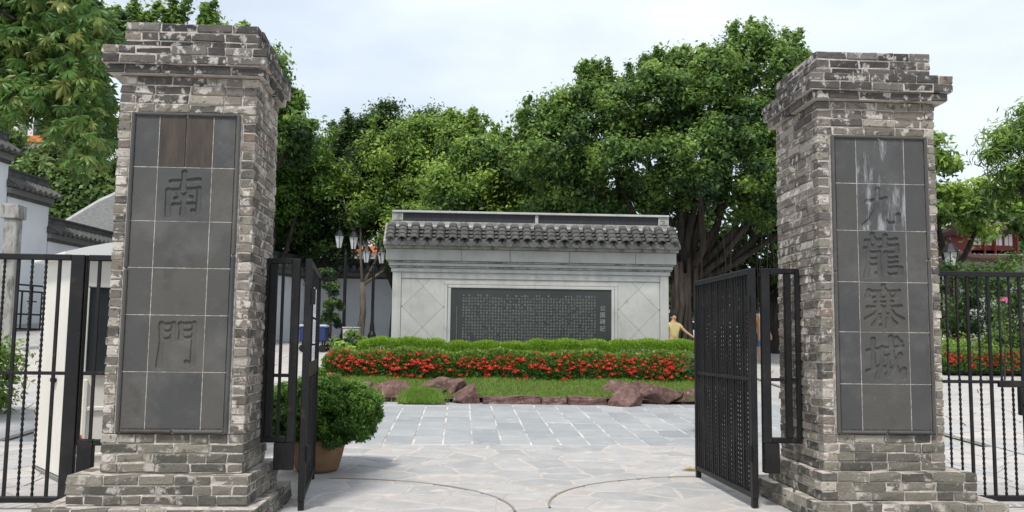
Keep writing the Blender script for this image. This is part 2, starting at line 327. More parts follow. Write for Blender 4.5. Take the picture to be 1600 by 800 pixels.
# ================================================================ PILLARS
brick_me = []; brick_my = []
for i in range(14):
    b = MB(); b.box(0, 1, 0, 1, 0, 1); me = b.mesh('brick'); bm = bmesh.new(); bm.from_mesh(me)
    dm_ = (.25, .11, .06) if i < 7 else (.11, .25, .06)
    bmesh.ops.scale(bm, vec=dm_, verts=bm.verts)
    bmesh.ops.bevel(bm, geom=bm.edges[:], offset=.006, segments=1, affect='EDGES')
    r = random.Random(i)
    for v in bm.verts: v.co += Vector((r.uniform(-.006, .006), r.uniform(-.005, .005), r.uniform(-.005, .005)))
    bmesh.ops.scale(bm, vec=(1/dm_[0], 1/dm_[1], 1/dm_[2]), verts=bm.verts); bm.to_mesh(me); bm.free(); (brick_me if i < 7 else brick_my).append(me)
def ring(x0, x1, y0, y1, z, h, par, r, gap=None):
    """one course of bricks round a square; gap=(a,b): x range of the front left open. yields (face,x,y,z,sx,sy,sz)"""
    D = .11; out = []
    def run(a, c, first):
        L = []; x = a; k = 0
        while x < c-.02:
            w_ = r.choice((.245, .25, .235, .255, .125)) if not (k == 0 and first) else .125
            if c-(x+w_) < .08: w_ = c-x
            if w_ > .34: w_ /= 2
            L.append((x, min(w_, c-x))); x += w_; k += 1
        return L
    fx = (x0, x1) if par else (x0+D, x1-D); fy = (y0+D, y1-D) if par else (y0, y1)
    if gap:
        fx = (x0, x1); fy = (y0+D, y1-D) if par else (y0, y1)
        segs = [(x0 if par else x0+D, gap[0]), (gap[1], x1 if par else x1-D)]
        if not par: segs = []
        for a, c in segs:
            out.append(('f', a, y0, z, c-a, D, h))
        if not par:                                # header ends show in the margins
            pass
    else:
        for a, w_ in run(fx[0], fx[1], r.random() < .5): out.append(('f', a, y0, z, w_, D, h))
    for a, w_ in run(fx[0] if not gap else (x0 if par else x0+D), x1 if par else x1-D, False): out.append(('b', a, y1-D, z, w_, D, h))
    sw = D if not gap else min(D, gap[0]-x0)
    for a, w_ in run(fy[0], fy[1], r.random() < .5):
        out.append(('l', x0, a, z, sw, w_, h))
    sw = D if not gap else min(D, x1-gap[1])
    for a, w_ in run(fy[0], fy[1], r.random() < .5):
        out.append(('r', x1-sw, a, z, sw, w_, h))
    return out
GL = {}
def strokes(ch): return GL[ch]
GL['south'] = [[(.2,.22),(.85,.17)],[(.5,.02),(.48,.33)],[(.15,.42),(.14,.7),(.17,.95)],[(.17,.42),(.85,.36),(.84,.9),(.72,.85)],[(.38,.45),(.43,.53)],[(.62,.42),(.55,.52)],[(.32,.59),(.68,.56)],[(.28,.73),(.73,.70)],[(.5,.56),(.5,.93)]]
GL['gate'] = [[(.15,.1),(.16,.5),(.13,.97)],[(.15,.12),(.42,.08),(.41,.42)],[(.17,.26),(.4,.24)],[(.17,.42),(.4,.39)],[(.58,.1),(.88,.07),(.87,.95),(.74,.88)],[(.58,.1),(.6,.4)],[(.6,.24),(.87,.22)],[(.6,.39),(.87,.37)]]
GL['nine'] = [[(.12,.36),(.62,.28),(.58,.8),(.7,.9),(.93,.87),(.93,.70)],[(.42,.05),(.38,.5),(.22,.8),(.06,.96)]]
GL['dragon'] = [[(.25,.0),(.28,.09)],[(.08,.14),(.46,.12)],[(.17,.18),(.2,.27)],[(.37,.17),(.32,.27)],[(.04,.32),(.5,.3)],[(.14,.4),(.13,.7),(.07,.95)],[(.14,.42),(.42,.4),(.42,.93),(.33,.89)],[(.15,.56),(.4,.55)],[(.15,.7),(.4,.69)],[(.58,.03),(.58,.26)],[(.58,.12),(.86,.1)],[(.58,.26),(.88,.24),(.88,.40),(.58,.42)],[(.58,.42),(.58,.86),(.66,.91),(.95,.89),(.96,.77)],[(.6,.54),(.86,.52)],[(.6,.65),(.86,.63)],[(.6,.76),(.86,.74)]]
GL['fort'] = [[(.5,.0),(.52,.08)],[(.12,.12),(.09,.25)],[(.12,.14),(.9,.11),(.84,.22)],[(.25,.28),(.76,.26)],[(.28,.39),(.72,.37)],[(.08,.51),(.93,.48)],[(.38,.2),(.37,.5)],[(.62,.2),(.63,.5)],[(.42,.5),(.28,.64),(.03,.78)],[(.6,.5),(.75,.66),(.98,.78)],[(.28,.68),(.72,.66)],[(.5,.57),(.5,.98),(.41,.93)],[(.36,.76),(.23,.92)],[(.64,.75),(.78,.9)]]
GL['city'] = [[(.05,.33),(.34,.29)],[(.2,.08),(.2,.72)],[(.02,.80),(.37,.68)],[(.4,.28),(.94,.23)],[(.43,.27),(.41,.6),(.28,.95)],[(.43,.46),(.6,.44),(.57,.74),(.49,.70)],[(.65,.02),(.69,.45),(.82,.8),(.95,.93),(.96,.76)],[(.88,.42),(.74,.68),(.54,.88)],[(.8,.05),(.89,.14)]]
def carved_tile(name, w_, h, ch, mt, parent, loc, hw=.82, hh=.86):
    n = 110; m_ = int(n*h/w_); X, Z = np.meshgrid(np.linspace(0, w_, n), np.linspace(0, h, m_))
    dmin = np.full(X.shape, -1.0); cw = w_*hw; chh = h*hh
    for st in strokes(ch):
        P = [(w_*(1-hw)/2+a*cw, h-(h*(1-hh)/2+b_*chh)) for a, b_ in st]
        tot = len(P)-1
        for i in range(tot):
            (ax, az), (bx, bz) = P[i], P[i+1]; dx, dz = bx-ax, bz-az; L2 = dx*dx+dz*dz
            t = np.clip(((X-ax)*dx+(Z-az)*dz)/L2, 0, 1); d = np.hypot(X-ax-t*dx, Z-az-t*dz)
            u = (i+t)/tot; wd = w_*.050*(.75+.6*np.abs(u-.45)) * (.9 if abs(dx) > abs(dz) else 1.25)
            dmin = np.maximum(dmin, wd-d)
    dep = np.clip(dmin/.0065, 0, 1); dep = dep*dep*(3-2*dep)*.0115
    V = np.stack([X, dep, Z], -1).reshape(-1, 3); idx = np.arange(n*m_).reshape(m_, n)
    F = np.stack([idx[:-1, :-1], idx[:-1, 1:], idx[1:, 1:], idx[1:, :-1]], -1).reshape(-1, 4).tolist()
    b = MB(); b.add(V.tolist(), F)
    k = n*m_; b.add([(0, 0, 0), (w_, 0, 0), (w_, 0, h), (0, 0, h), (0, .03, 0), (w_, .03, 0), (w_, .03, h), (0, .03, h)], [(0, 4, 5, 1), (1, 5, 6, 2), (2, 6, 7, 3), (3, 7, 4, 0), (4, 7, 6, 5)])
    o = b.build(name, mt, parent, loc, smooth=False); return o
def pillar(x0, x1, y0, y1, inner, rows, chars, label, seed, px):
    W = x1-x0; r = random.Random(seed)
    P = empty('gate_pillar', (0, 0, 0), label, 'gate pillar'); P.location = ((x0+x1)/2, (y0+y1)/2, 0); ox, oy = P.location.x, P.location.y
    H = .0665 if inner == 'r' else .0672; bricks = []; core = MB(); g = .009
    def block(ax0, ax1, ay0, ay1, z0, nc, kind, gap=None):
        for k in range(nc):
            for q in ring(ax0, ax1, ay0, ay1, z0+k*H, H, k % 2 == 0, r, gap): bricks.append((kind,)+q)
        core.box(ax0+g, ax1-g, ay0+g, ay1-g, z0-.001, z0+nc*H-.006)
    i1, o1, i2, o2 = .07, .17, .15, .33
    l1, r1 = (o1, i1) if inner == 'r' else (i1, o1); l2, r2 = (o2, i2) if inner == 'r' else (i2, o2)
    block(x0-l2, x1+r2, y0-.24, y1+.30, -.052, 3, 'step')
    block(x0-l1, x1+r1, y0-.12, y1+.12, .1475, 3, 'step')
    block(x0, x1, y0, y1, .347, 4, 'step')
    z = .347+4*H
    ng = 34; block(x0, x1, y0, y1, z, ng, 'brick', (px[0]-.012, px[1]+.012)); zt = z+ng*H
    block(x0, x1, y0, y1, zt, 4, 'brick'); zc = zt+4*H
    o = .09; ol, orr = (.11, .08) if inner == 'r' else (.08, .11); block(x0-ol+.03, x1+orr-.03, y0-o+.03, y1+o-.03, zc, 1, 'cap'); block(x0-ol, x1+orr, y0-o, y1+o, zc+H, 2, 'cap')
    block(x0+.01, x1-.01, y0+.01, y1-.01, zc+3*H, 3, 'cap')
    core.build('mortar_core', Mmortar, P, (-ox, -oy, 0))
    def score(q):
        kd, fc, bx, by, bz, sx, sy, sz = q
        if fc == 'b': return -1
        inn = 'r' if inner == 'r' else 'l'
        if fc == 'f': return sx*2.0+.3
        if fc == inn: return sy*.9+(.1 if kd == 'cap' else 0)
        return sx*.1
    bricks.sort(key=score, reverse=True); mm = {'brick': Mbrick, 'cap': Mcap, 'step': Mstep}
    cnt = 0; rest = MB(); rn = []
    for q in bricks:
        kd, fc, bx, by, bz, sx, sy, sz = q; jo = .009
        e = r.uniform(-.005, .007)
        a = [bx+jo/2, by+jo/2, bz+jo/2-.002]; s3 = [sx-jo, sy-jo, sz-jo]
        if fc == 'f': a[1] -= jo/2-.001+e; s3[1] += jo/2+e
        if fc == 'l': a[0] -= jo/2-.001+e; s3[0] += jo/2+e
        if fc == 'r': s3[0] += jo/2+e
        if abs(bx-0) >= 0:                           # keep corner faces flush with their wall
            pass
        if cnt < 300 and score(q) > .05:
            me = r.choice(brick_my if fc in 'lr' else brick_me); nm = ('brick', kd)
            key = me.name+kd
            if key not in BM: c = me.copy(); c.materials.append(mm[kd]); BM[key] = c
            bo = link('brick', BM[key], None, P, (a[0]-ox, a[1]-oy, a[2]), 0, s3); bo.rotation_euler[1] = r.uniform(-.006, .006) if sx > .2 else 0
            cnt += 1
        else:
            n0 = len(rest.v); me = r.choice(brick_my if fc in 'lr' else brick_me)
            rest.add([(a[0]+v.co.x*s3[0], a[1]+v.co.y*s3[1], a[2]+v.co.z*s3[2]) for v in me.vertices], [tuple(p.vertices) for p in me.polygons])
            rn += [r.random()]*(len(rest.v)-n0)
    o_ = rest.build('brickwork', Mbrick2, P, (-ox, -oy, 0)); at = o_.data.attributes.new('rnd', 'FLOAT', 'POINT'); at.data.foreach_set('value', rn); o_['kind'] = 'stuff'
    # slate panel: joint sheet, frame strips, tiles
    zl, zh = z+.002, zt-.004; ys = y0+.004
    MB().box(px[0]-.011, px[1]+.011, y0-.001, y0+.05, zl, zh-.001).build('joint_bed', Mjoint, P, (-ox, -oy, 0))
    fw = .026; hz = (zh+zl)/2+r.uniform(-.1, .1)
    for (a, b_, c, d) in ((px[0], px[0]+fw, zl, hz-.003), (px[0], px[0]+fw, hz+.003, zh), (px[1]-fw, px[1], zl, hz+.1), (px[1]-fw, px[1], hz+.106, zh),
                          (px[0]+fw+.002, (px[0]+px[1])/2, zh-fw, zh), ((px[0]+px[1])/2+.006, px[1]-fw-.002, zh-fw, zh), (px[0]+fw+.002, (px[0]+px[1])/2, zl, zl+fw), ((px[0]+px[1])/2+.006, px[1]-fw-.002, zl, zl+fw)):
        b = MB(); b.box(a, b_, y0-.028, y0+.02, c, d); b.build('panel_frame', Mslate if a != px[0]+fw+.002 or c != zl or inner != 'r' else Mslate_b, P, (-ox, -oy, 0), bevel=.009)
    xi0, xi1 = px[0]+fw+.004, px[1]-fw-.004; Wd = xi1-xi0; cx = [xi0, xi0+Wd*.235, xi0+Wd*.775, xi1]
    zz = [zh-fw-.004]+rows+[zl+fw+.004]
    for q in zz[1:-1]: MB().box(px[0]+.012, px[1]-.012, y0-.0115, y0-.0012, q-.0026, q+.0026).build('joint_line', Mjoint, P, (-ox, -oy, 0))
    for q in cx[1:-1]: MB().box(q-.0026, q+.0026, y0-.0109, y0-.0014, zl+fw, zh-fw).build('joint_line', Mjoint, P, (-ox, -oy, 0))
    for i in range(6):
        for c in range(3):
            a, b_ = cx[c]+.0027, cx[c+1]-.0027; lo, hi = zz[i+1]+.0027, zz[i]-.0027
            if c == 1 and chars[i]:
                carved_tile('panel_tile', b_-a, hi-lo, chars[i], Mslate_w if chars[i] == 'nine' else Mslate, P, (a-ox, y0-.0135-oy, lo)); continue
            if c == 1 and i == 0 and inner == 'r':
                mid = (a+b_)/2
                for u, v in ((a, mid-.004), (mid+.004, b_)): MB().box(u, v, y0-.0135, y0+.02, lo, hi).build('panel_tile', Mslate_b, P, (-ox, -oy, 0), bevel=.002)
                continue
            MB().box(a, b_, y0-.0135+r.uniform(0, .002), y0+.02, lo, hi).build('panel_tile', Mslate_w if (c == 1 and i == 0) else Mslate, P, (-ox, -oy, 0), bevel=.002)
    return P
BM = {}
pillar(-2.46, -1.49, 6.4, 7.15, 'r', [2.475, 2.09, 1.76, 1.43, 1.036], [None, 'south', None, None, 'gate', None],
       'square grey brick gate pillar on the left with two carved characters on its slate panel', 21, (-2.36, -1.60))
pillar(2.72, 3.66, 6.66, 7.58, 'l', [2.52, 2.155, 1.76, 1.38, .99], [None, 'nine', 'dragon', 'fort', 'city', None],
       'square grey brick gate pillar on the right with four carved characters on its slate panel', 22, (2.825, 3.585))

# ================================================================ GATES
def twist_me():
    b = MB(); n = 90; prof = []
    for i in range(n+1): prof.append((.0135 if i % 2 else .008, i/n))
    b.lathe(prof, n=6); return b.mesh('twisted_bar', True)
TW = twist_me(); TW.materials.append(Miron)
pb = MB(); pb.box(-.0105, .0105, -.0105, .0105, 0, 1); PBm = pb.mesh('bar'); PBm.materials.append(Miron)
def gate(name, a, b_, label, cat, pattern, stile=(.045, .045), bot=.06, top=1.89, mid=1.0, gapb=.0, lo=None, feet=(), sp=.1, off=.09):
    """panel from a to b (x,y); local x runs along it"""
    L = math.hypot(b_[0]-a[0], b_[1]-a[1]); g0 = gz(a[0], a[1])
    E = empty(name, (a[0], a[1], 0), label, cat, rz=math.atan2(b_[1]-a[1], b_[0]-a[0]))
    zb = bot if lo is None else lo
    for k, (x, wd) in enumerate(((0, stile[0]), (L, stile[1]))):
        if wd: MB().box(x-(wd if k else 0), x+(0 if k else wd), -.025, .025, zb-.0, top-.002).build('stile', Miron, E, bevel=.004)
    s0, s1 = stile[0], L-stile[1]
    MB().box(s0, s1, -.022, .022, top-.045, top).build('rail', Miron, E, bevel=.006)
    MB().box(s0, s1, -.022, .022, zb, zb+.045).build('rail', Miron, E, bevel=.006)
    MB().box(s0, s1, -.012, .012, mid-.013, mid+.013).build('rail', Miron, E, bevel=.003)
    x = s0+off*.75; k = 0
    while x < s1-.03:
        t = pattern[k % len(pattern)]
        link('bar' if t == 'P' else 'twisted_bar', PBm if t == 'P' else TW, None, E, (x, 0, zb+.04), 0, (1, 1, top-zb-.08)); x += sp; k += 1
    for fx in feet: MB().box(fx-.022, fx+.022, -.022, .022, .004, zb).build('foot', Miron, E)
    return E
# fixed fence panels outside the pillars
gate('iron_gate', (-2.84, 6.92), (-6.2, 6.92), 'black iron gate panel left of the left pillar in front of the cream booth', 'gate', 'PBBPBB', stile=(.10, .05), bot=.055, sp=.101, off=.12, feet=(.05,))
ES = gate('iron_fence_strip', (-2.47, 6.93), (-2.835, 6.93), 'narrow black iron strip between left pillar and the post of the left fence panel', 'gate', 'P', stile=(.0, .012), lo=.47, sp=.30, off=.36)
MB().box(.24, .352, -.03, .03, .24, .515).build('drop_box', Miron, ES, bevel=.004)
gate('iron_gate', (3.70, 7.05), (7.2, 7.05), 'black iron gate panel right of the right pillar before the flower bed and pagoda', 'gate', 'PBBPB', stile=(.065, .05), bot=.06, sp=.088, feet=(.035,))
# short fixed frames holding the hinges
E = gate('hinge_frame', (-1.485, 6.93), (-1.235, 6.93), 'short black iron frame between left pillar and the open left gate leaf', 'gate frame', 'P', stile=(.03, .062), lo=.50, sp=.2, off=.12)
MB().box(.10, .16, -.035, .035, .30, .50).build('drop_box', Miron, E, bevel=.004); MB().box(.16, .245, -.03, .03, .30, .50).build('drop_box', Miron, E)
MB().box(.02, .075, -.025, .025, .545, 1.845).build('post', Miron, E)
E = gate('hinge_frame', (2.715, 7.08), (2.40, 7.08), 'short black iron frame between the open right gate leaf and right pillar', 'gate frame', 'P', stile=(.03, .07), lo=.50, sp=.2, off=2)
MB().box(.075, .12, -.025, .025, .545, 1.845).build('post', Miron, E)
MB().box(.19, .31, -.04, .04, .27, .50).build('drop_box', Miron, E, bevel=.004)
# open leaves
EL = gate('gate_leaf', (-1.17, 6.9), (-1.345, 8.5), 'black iron gate leaf swung open on the left with paper notices fixed to it', 'gate', 'BBPBBBP', stile=(.06, .045), bot=.07, sp=.075, feet=(.03, 1.58))
MB().box(.06, 1.56, -.015, .015, .98, 1.10).build('lock_plate', Miron, EL)
ER = gate('gate_leaf', (2.33, 7.05), (2.30, 8.68), 'black iron gate leaf swung open on the right showing rows of twisted bars', 'gate', 'BBPBBBP', stile=(.06, .04), bot=.07, sp=.062, feet=(.03, 1.60))
for h in (.42, 1.6):
    MB().lathe([(.02, h-.06), (.02, h+.06)], 0.0, -.045 if 0 else .04, 10).build('hinge', Miron, ER); MB().lathe([(.02, h-.06), (.02, h+.06)], 0.0, -.04, 10).build('hinge', Miron, EL)
# lock on the far right panel
E = empty('gate_latch_box', (4.42, 7.02, .86), 'black latch box and handle on the far right iron gate panel', 'latch')
MB().box(-.12, .25, -.03, .0, .10, .15).build('bolt', Miron, E, bevel=.004); MB().box(.04, .22, -.055, .0, -.12, .10).build('lock_case', Miron, E, bevel=.006)
MB().tube([(.06, -.055, -.04), (.06, -.09, -.04), (.2, -.09, -.04)], .008).build('handle', Miron, E)
# notices (blank face with a few grey lines of print)
Mpaper = nmat('paper', [(.3, (.70, .72, .74)), (.7, (.78, .79, .80))], scale=5, bump=0); Mprint = mat('print_grey', (.35, .37, .40), .8)
ang = math.atan2(8.5-6.9, -1.345+1.17)
for k, (za, zb, t0, t1) in enumerate(((1.46, 1.70, .5, .9), (1.24, 1.44, .52, .92), (1.10, 1.225, .5, .9))):
    E = empty('paper_notice', (-1.17+math.cos(ang)*t0, 6.9+math.sin(ang)*t0, 0), ['topmost white paper notice on the open left gate leaf', 'middle white paper notice on the open left gate leaf', 'lowest white paper notice on the open left gate leaf just above its lock plate'][k], 'notice', 'paper notices on the left gate leaf', rz=ang)
    MB().box(0, t1-t0, -.020, -.017, za, zb).build('sheet', Mpaper, E)
    pm = MB(); z = zb-.03
    while z > za+.02: pm.box(.03, t1-t0-.03-random.uniform(0, .1), -.0215, -.0203, z, z+.004); z -= .016
    pm.build('print', Mprint, E)
# ================================================================ INSCRIBED SCREEN WALL
def mural():
    E = empty('screen_wall', (1.365, 17.7, gz(1, 17.7)), 'pale stone screen wall with tiled roof and black inscribed plaque behind the flower bed', 'screen wall')
    L = (-1.365, -17.7, -E.location.z); Y = 17.4
    def bx(nm, m_, *a, bevel=.006): return MB().box(*a).build(nm, m_, E, L, bevel=bevel)
    x0, x1 = -1.34, 4.06; zg = .3
    bx('wall_core', Mmural, x0+.01, x1-.01, Y+.04, Y+.62, zg, 2.70)
    bx('pilaster', Mmural, x0, x0+.17, Y-.01, Y+.60, zg, 2.62); bx('pilaster', Mmural, x1-.17, x1, Y-.01, Y+.60, zg, 2.62)
    bx('lintel', Mmural, x0+.173, x1-.173, Y-.004, Y+.06, 2.50, 2.62)
    bx('plinth', Mmural, x0-.05, x1+.05, Y-.06, Y+.66, zg, .62)
    # cornice courses
    for a, b_, c, d, mm_ in ((2.62, 2.70, .03, .64, Mmural), (2.703, 2.735, .055, .66, Mmural_g), (2.738, 2.80, .075, .68, Mmural), (2.803, 2.835, .10, .70, Mmural_g)):
        bx('cornice_moulding', mm_, x0-c, x1+c, Y-c, Y+d, a, b_)
    k = 0; x = x0-.13
    for wd in (1.45, .95, 1.15, 1.3, .81): bx('cornice_block', Mmural, x+.002, x+wd-.002, Y-.13, Y+.73, 2.838, 3.06); x += wd
    bx('eaves_board', Mmural_g, x0-.16, x1+.16, Y-.20, Y+.80, 3.063, 3.12)
    # pitched roof bed
    b = MB(); xa, xb = x0-.17, x1+.17
    b.add([(xa, Y-.32, 3.12), (xa, Y+.92, 3.12), (xa, Y+.92, 3.17), (xa, Y+.42, 3.60), (xa, Y+.18, 3.60), (xa, Y-.32, 3.17),
           (xb, Y-.32, 3.12), (xb, Y+.92, 3.12), (xb, Y+.92, 3.17), (xb, Y+.42, 3.60), (xb, Y+.18, 3.60), (xb, Y-.32, 3.17)],
          [(0, 1, 2, 3, 4, 5), (11, 10, 9, 8, 7, 6), (0, 6, 7, 1), (1, 7, 8, 2), (2, 8, 9, 3), (3, 9, 10, 4), (4, 10, 11, 5), (5, 11, 6, 0)])
    b.build('roof_bed', Mmural_g, E, L)
    # barrel tiles in overlapping courses
    n = 24; wt = (xb-xa)/n; sl = math.atan2(.43, .50)
    def barrel(len_, r0, conc):
        b = MB(); K = 10; V = []
        for s_ in range(4):                       # four overlapping courses, each stepping up
            y0_, y1_ = s_*len_/4, (s_+1.15)*len_/4; ra = r0*1.0; lift0, lift1 = .022, .0
            base = len(b.v); pts = []
            for (yy, lf, rad) in ((y0_, lift0, ra), (y1_, lift1, ra*.93), (y0_, lift0, ra*.74)):
                pts += [(rad*math.cos(math.pi*i/K), yy, lf+conc*rad*math.sin(math.pi*i/K)*.85) for i in range(K+1)]
            n1 = K+1; fs = [(i, i+1, n1+i+1, n1+i) for i in range(K)]+[(2*n1+i, 2*n1+i+1, i+1, i) for i in range(K)]
            b.add(pts, fs)
        return b
    Mx = barrel(.52, wt*.36, 1).mesh('roof_tile', True); Mx.materials.append(Mtile)
    Px = barrel(.50, wt*.36, -1).mesh('pan_tile', True); Px.materials.append(Mtile)
    for i in range(n):
        xc = xa+(i+.5)*wt
        for sg in (1, -1):
            yy = Y-.36 if sg == 1 else Y+.96
            o = link('roof_tile', Mx, None, E, (xc+L[0]+random.uniform(-.012, .012), yy+L[1], 3.20+L[2]+random.uniform(-.008, .008))); o.rotation_euler = (sl, 0, 0 if sg == 1 else math.pi)
            if sg == -1: o.rotation_euler = (sl, 0, math.pi)
            if i < n-1:
                o = link('pan_tile', Px, None, E, (xc+wt/2+L[0], yy+.01*sg+L[1], 3.235+L[2])); o.rotation_euler = (sl, 0, 0 if sg == 1 else math.pi)
    # drip tiles hanging under the eave, triangular with rounded tip
    dm = MB(); K = 8; pts = [(wt*.42*math.cos(math.pi*i/K), -.115*math.sin(math.pi*i/K)**.8) for i in range(K+1)]
    dm.add([(x, 0, z) for x, z in pts]+[(x, .018, z) for x, z in pts], [tuple(range(K, -1, -1)), tuple(range(K+1, 2*K+2))]+[(i, i+1, K+2+i, K+1+i) for i in range(K)]+[(0, K+1, 2*K+1, K)])
    dme = dm.mesh('drip_tile'); dme.materials.append(Mtile)
    for i in range(n-1): link('drip_tile', dme, None, E, (xa+(i+1)*wt+L[0], Y-.365+L[1], 3.215+L[2]))
    # ridge: mortar band, dark panels, light cap and key-pattern ends
    bx('ridge_base', Mmural_g, xa+.09, xb-.09, Y+.14, Y+.46, 3.56, 3.635)
    xm = 1.46
    bx('ridge_panel', Mridge, xa+.34, xm-.035, Y+.17, Y+.43, 3.638, 3.80); bx('ridge_panel', Mridge, xm+.035, xb-.34, Y+.17, Y+.43, 3.638, 3.80)
    bx('ridge_post', Mmural, xm-.033, xm+.033, Y+.15, Y+.45, 3.638, 3.80)
    bx('ridge_cap', Mmural, xa+.12, xb-.12, Y+.11, Y+.49, 3.803, 3.845)
    for s_ in (-1, 1):
        c = (xa+.23) if s_ < 0 else (xb-.23)
        bx('ridge_end', Mmural, c-.105, c+.105, Y+.14, Y+.46, 3.638, 3.801)
        km = MB()
        for a in ((-.08, .08, .135, .15), (-.08, -.065, .03, .135), (-.08, .08, .018, .03), (.065, .08, .03, .11), (-.035, .065, .095, .11), (-.035, -.02, .055, .095), (-.02, .04, .055, .067)):
            u0, u1 = (a[0]*-s_, a[1]*-s_); km.box(c+min(u0, u1), c+max(u0, u1), Y+.128, Y+.1385, 3.638+a[2], 3.638+a[3])
        km.build('key_pattern', Mmural_g, E, L)
    # plaque and its stepped frame
    p0, p1, pz = -.20, 2.92, 2.32
    for t, dpt in ((.13, .02), (.065, .045)):
        bx('plaque_frame', Mmural, p0-t, p1+t, Y+(.0-.5*dpt if t > .1 else -.0-.6*dpt), Y+.05, pz+t-.058, pz+t)
        for u in (p0-t, p1+t-.058): bx('plaque_frame', Mmural, u, u+.058, Y-(.5*dpt if t > .1 else .6*dpt), Y+.05, .62, pz+t-.061)
    bx('plaque', Mplaque, p0-.003, p1+.003, Y+.0, Y+.05, .70, pz+.003, bevel=.002)
    r = random.Random(5); gm = MB()
    ncol = 46; xw = (2.62-(-.0))/ncol
    for c in range(ncol):
        xx = 2.60-c*xw; rws = 22; st = 1 if r.random() < .55 else 0; en = rws-(r.randint(3, 9) if r.random() < .22 else 0)
        for k in range(st, en):
            if r.random() < .03: continue
            zz = 2.185-k*.058; u = .019
            for q in range(r.randint(4, 6)):
                if r.random() < .55: a = zz-u+r.random()*2*u; gm.box(xx-u*r.uniform(.5, 1), xx+u*r.uniform(.5, 1), Y-.0015, Y-.0003, a, a+.006)
                else: a = xx-u+r.random()*2*u*.85; gm.box(a, a+.006, Y-.0021, Y-.0009, zz-u*r.uniform(.5, 1), zz+u*r.uniform(.5, 1))
    for zz in np.arange(.78, 1.98, .02): gm.box(-.095, -.085, Y-.0015, Y-.0003, zz, zz+.012)
    gm.build('inscription', Mletter, E, L)['kind'] = 'stuff'
    # title column, real characters set with the built-in font
    for k, ch in enumerate('公園碑記'):
        cu = bpy.data.curves.new('title', 'FONT'); cu.body = ch; cu.size = .112; cu.extrude = .0006; cu.align_x = 'CENTER'; cu.resolution_u = 2
        to = bpy.data.objects.new('t', cu); COL.objects.link(to); dg = bpy.context.evaluated_depsgraph_get()
        me = bpy.data.meshes.new_from_object(to.evaluated_get(dg)); bpy.data.objects.remove(to)
        me.materials.clear()
        o = link('title_character', me, Mletter2, E, (2.755+L[0], Y-.002+L[1], 1.93-k*.133+L[2])); o.rotation_euler = (R(90), 0, 0)
    # diagonal stone facing either side and above
    def facing(ax0, ax1, az0, az1):
        s_ = .56; ux, uz = s_/math.sqrt(2), s_/math.sqrt(2)
        for i in range(-8, 9):
            for j in range(-8, 9):
                cx_ = (ax0+ax1)/2+(i-j)*ux; cz = 1.95+(i+j)*uz; g = .003
                poly = [(cx_-ux+g, cz), (cx_, cz-uz+g), (cx_+ux-g, cz), (cx_, cz+uz-g)]
                for a, b_, c in ((-1, 0, -ax0), (1, 0, ax1), (0, -1, -az0), (0, 1, az1)):
                    poly = clip(poly, a, b_, c)
                    if len(poly) < 3: break
                if len(poly) < 3: continue
                ar = abs(sum(poly[k][0]*poly[(k+1) % len(poly)][1]-poly[(k+1) % len(poly)][0]*poly[k][1] for k in range(len(poly))))/2
                if ar < .004: continue
                n_ = len(poly); dpt = Y+.016+r.uniform(-.002, .002)
                b = MB(); b.add([(x, dpt, z) for x, z in poly]+[(x, Y+.06, z) for x, z in poly], [tuple(range(n_))]+[(k, n_+k, n_+(k+1) % n_, (k+1) % n_) for k in range(n_)])
                b.build('facing_stone', Mmural, E, L)
    facing(x0+.175, p0-.132, .625, 2.497); facing(p1+.132, x1-.175, .625, 2.497); facing(p0-.13, p1+.13, pz+.132, 2.497)
mural()

# ================================================================ FOLIAGE TOOLS
def leafcloud(clumps, per, size, seed, aspect=.5, up=.5, sprd=.9, droop=0, fuzz=True):
    """clumps: array (n,7): centre xyz, radii xyz, tone. returns quad verts and tone per leaf"""
    g = np.random.default_rng(seed); C = np.repeat(np.asarray(clumps, float), per, axis=0); n = len(C)
    d = g.normal(size=(n, 3)); d /= np.linalg.norm(d, axis=1, keepdims=True)
    rad = np.clip(.78*np.abs(g.normal(size=n))+.12, 0, 1.5) if fuzz else g.random(n)**(1/2.6)
    P = C[:, :3]+d*C[:, 3:6]*rad[:, None]*(1+g.normal(size=(n, 1))*.10)
    nrm = d*sprd+g.normal(size=(n, 3))*.55+np.array([0, 0, up]); nrm /= np.linalg.norm(nrm, axis=1, keepdims=True)
    t = g.normal(size=(n, 3))+np.array([0, 0, -droop]); t -= (t*nrm).sum(1, keepdims=True)*nrm; t /= np.linalg.norm(t, axis=1, keepdims=True); bt = np.cross(nrm, t)
    L = size*(.6+.8*g.random(n))[:, None]; W = L*aspect
    V = np.empty((n, 4, 3)); V[:, 0] = P-t*L*.5; V[:, 1] = P+bt*W*.5+nrm*L*.06; V[:, 2] = P+t*L*.5; V[:, 3] = P-bt*W*.5+nrm*L*.06
    tone = np.clip(C[:, 6]+g.normal(size=n)*.15+.22*d[:, 2]*rad, 0, 1)  # tone rises toward clump tops: light from above painted into leaf colour
    return V.reshape(-1, 3), tone
def lobes_to_clumps(lobes, dens, r0, r1, seed, flat=.7):
    g = random.Random(seed); out = []
    for (x, y, z, rx, ry, rz) in lobes:
        n = max(4, int(dens*(rx*ry+ry*rz+rx*rz)))
        for i in range(n):
            while True:
                d = Vector((g.gauss(0, 1), g.gauss(0, 1), g.gauss(0, 1))).normalized()
                if d.z > -.75 or g.random() < .4: break
            s_ = g.uniform(.55, 1.0); r = g.uniform(r0, r1)
            out.append((x+d.x*rx*s_, y+d.y*ry*s_, z+d.z*rz*s_, r, r, r*flat, min(1, max(0, g.gauss(.42, .24)+.18*d.z))))  # last value: tone, lighter on upper clumps to paint in the lit top
    return out
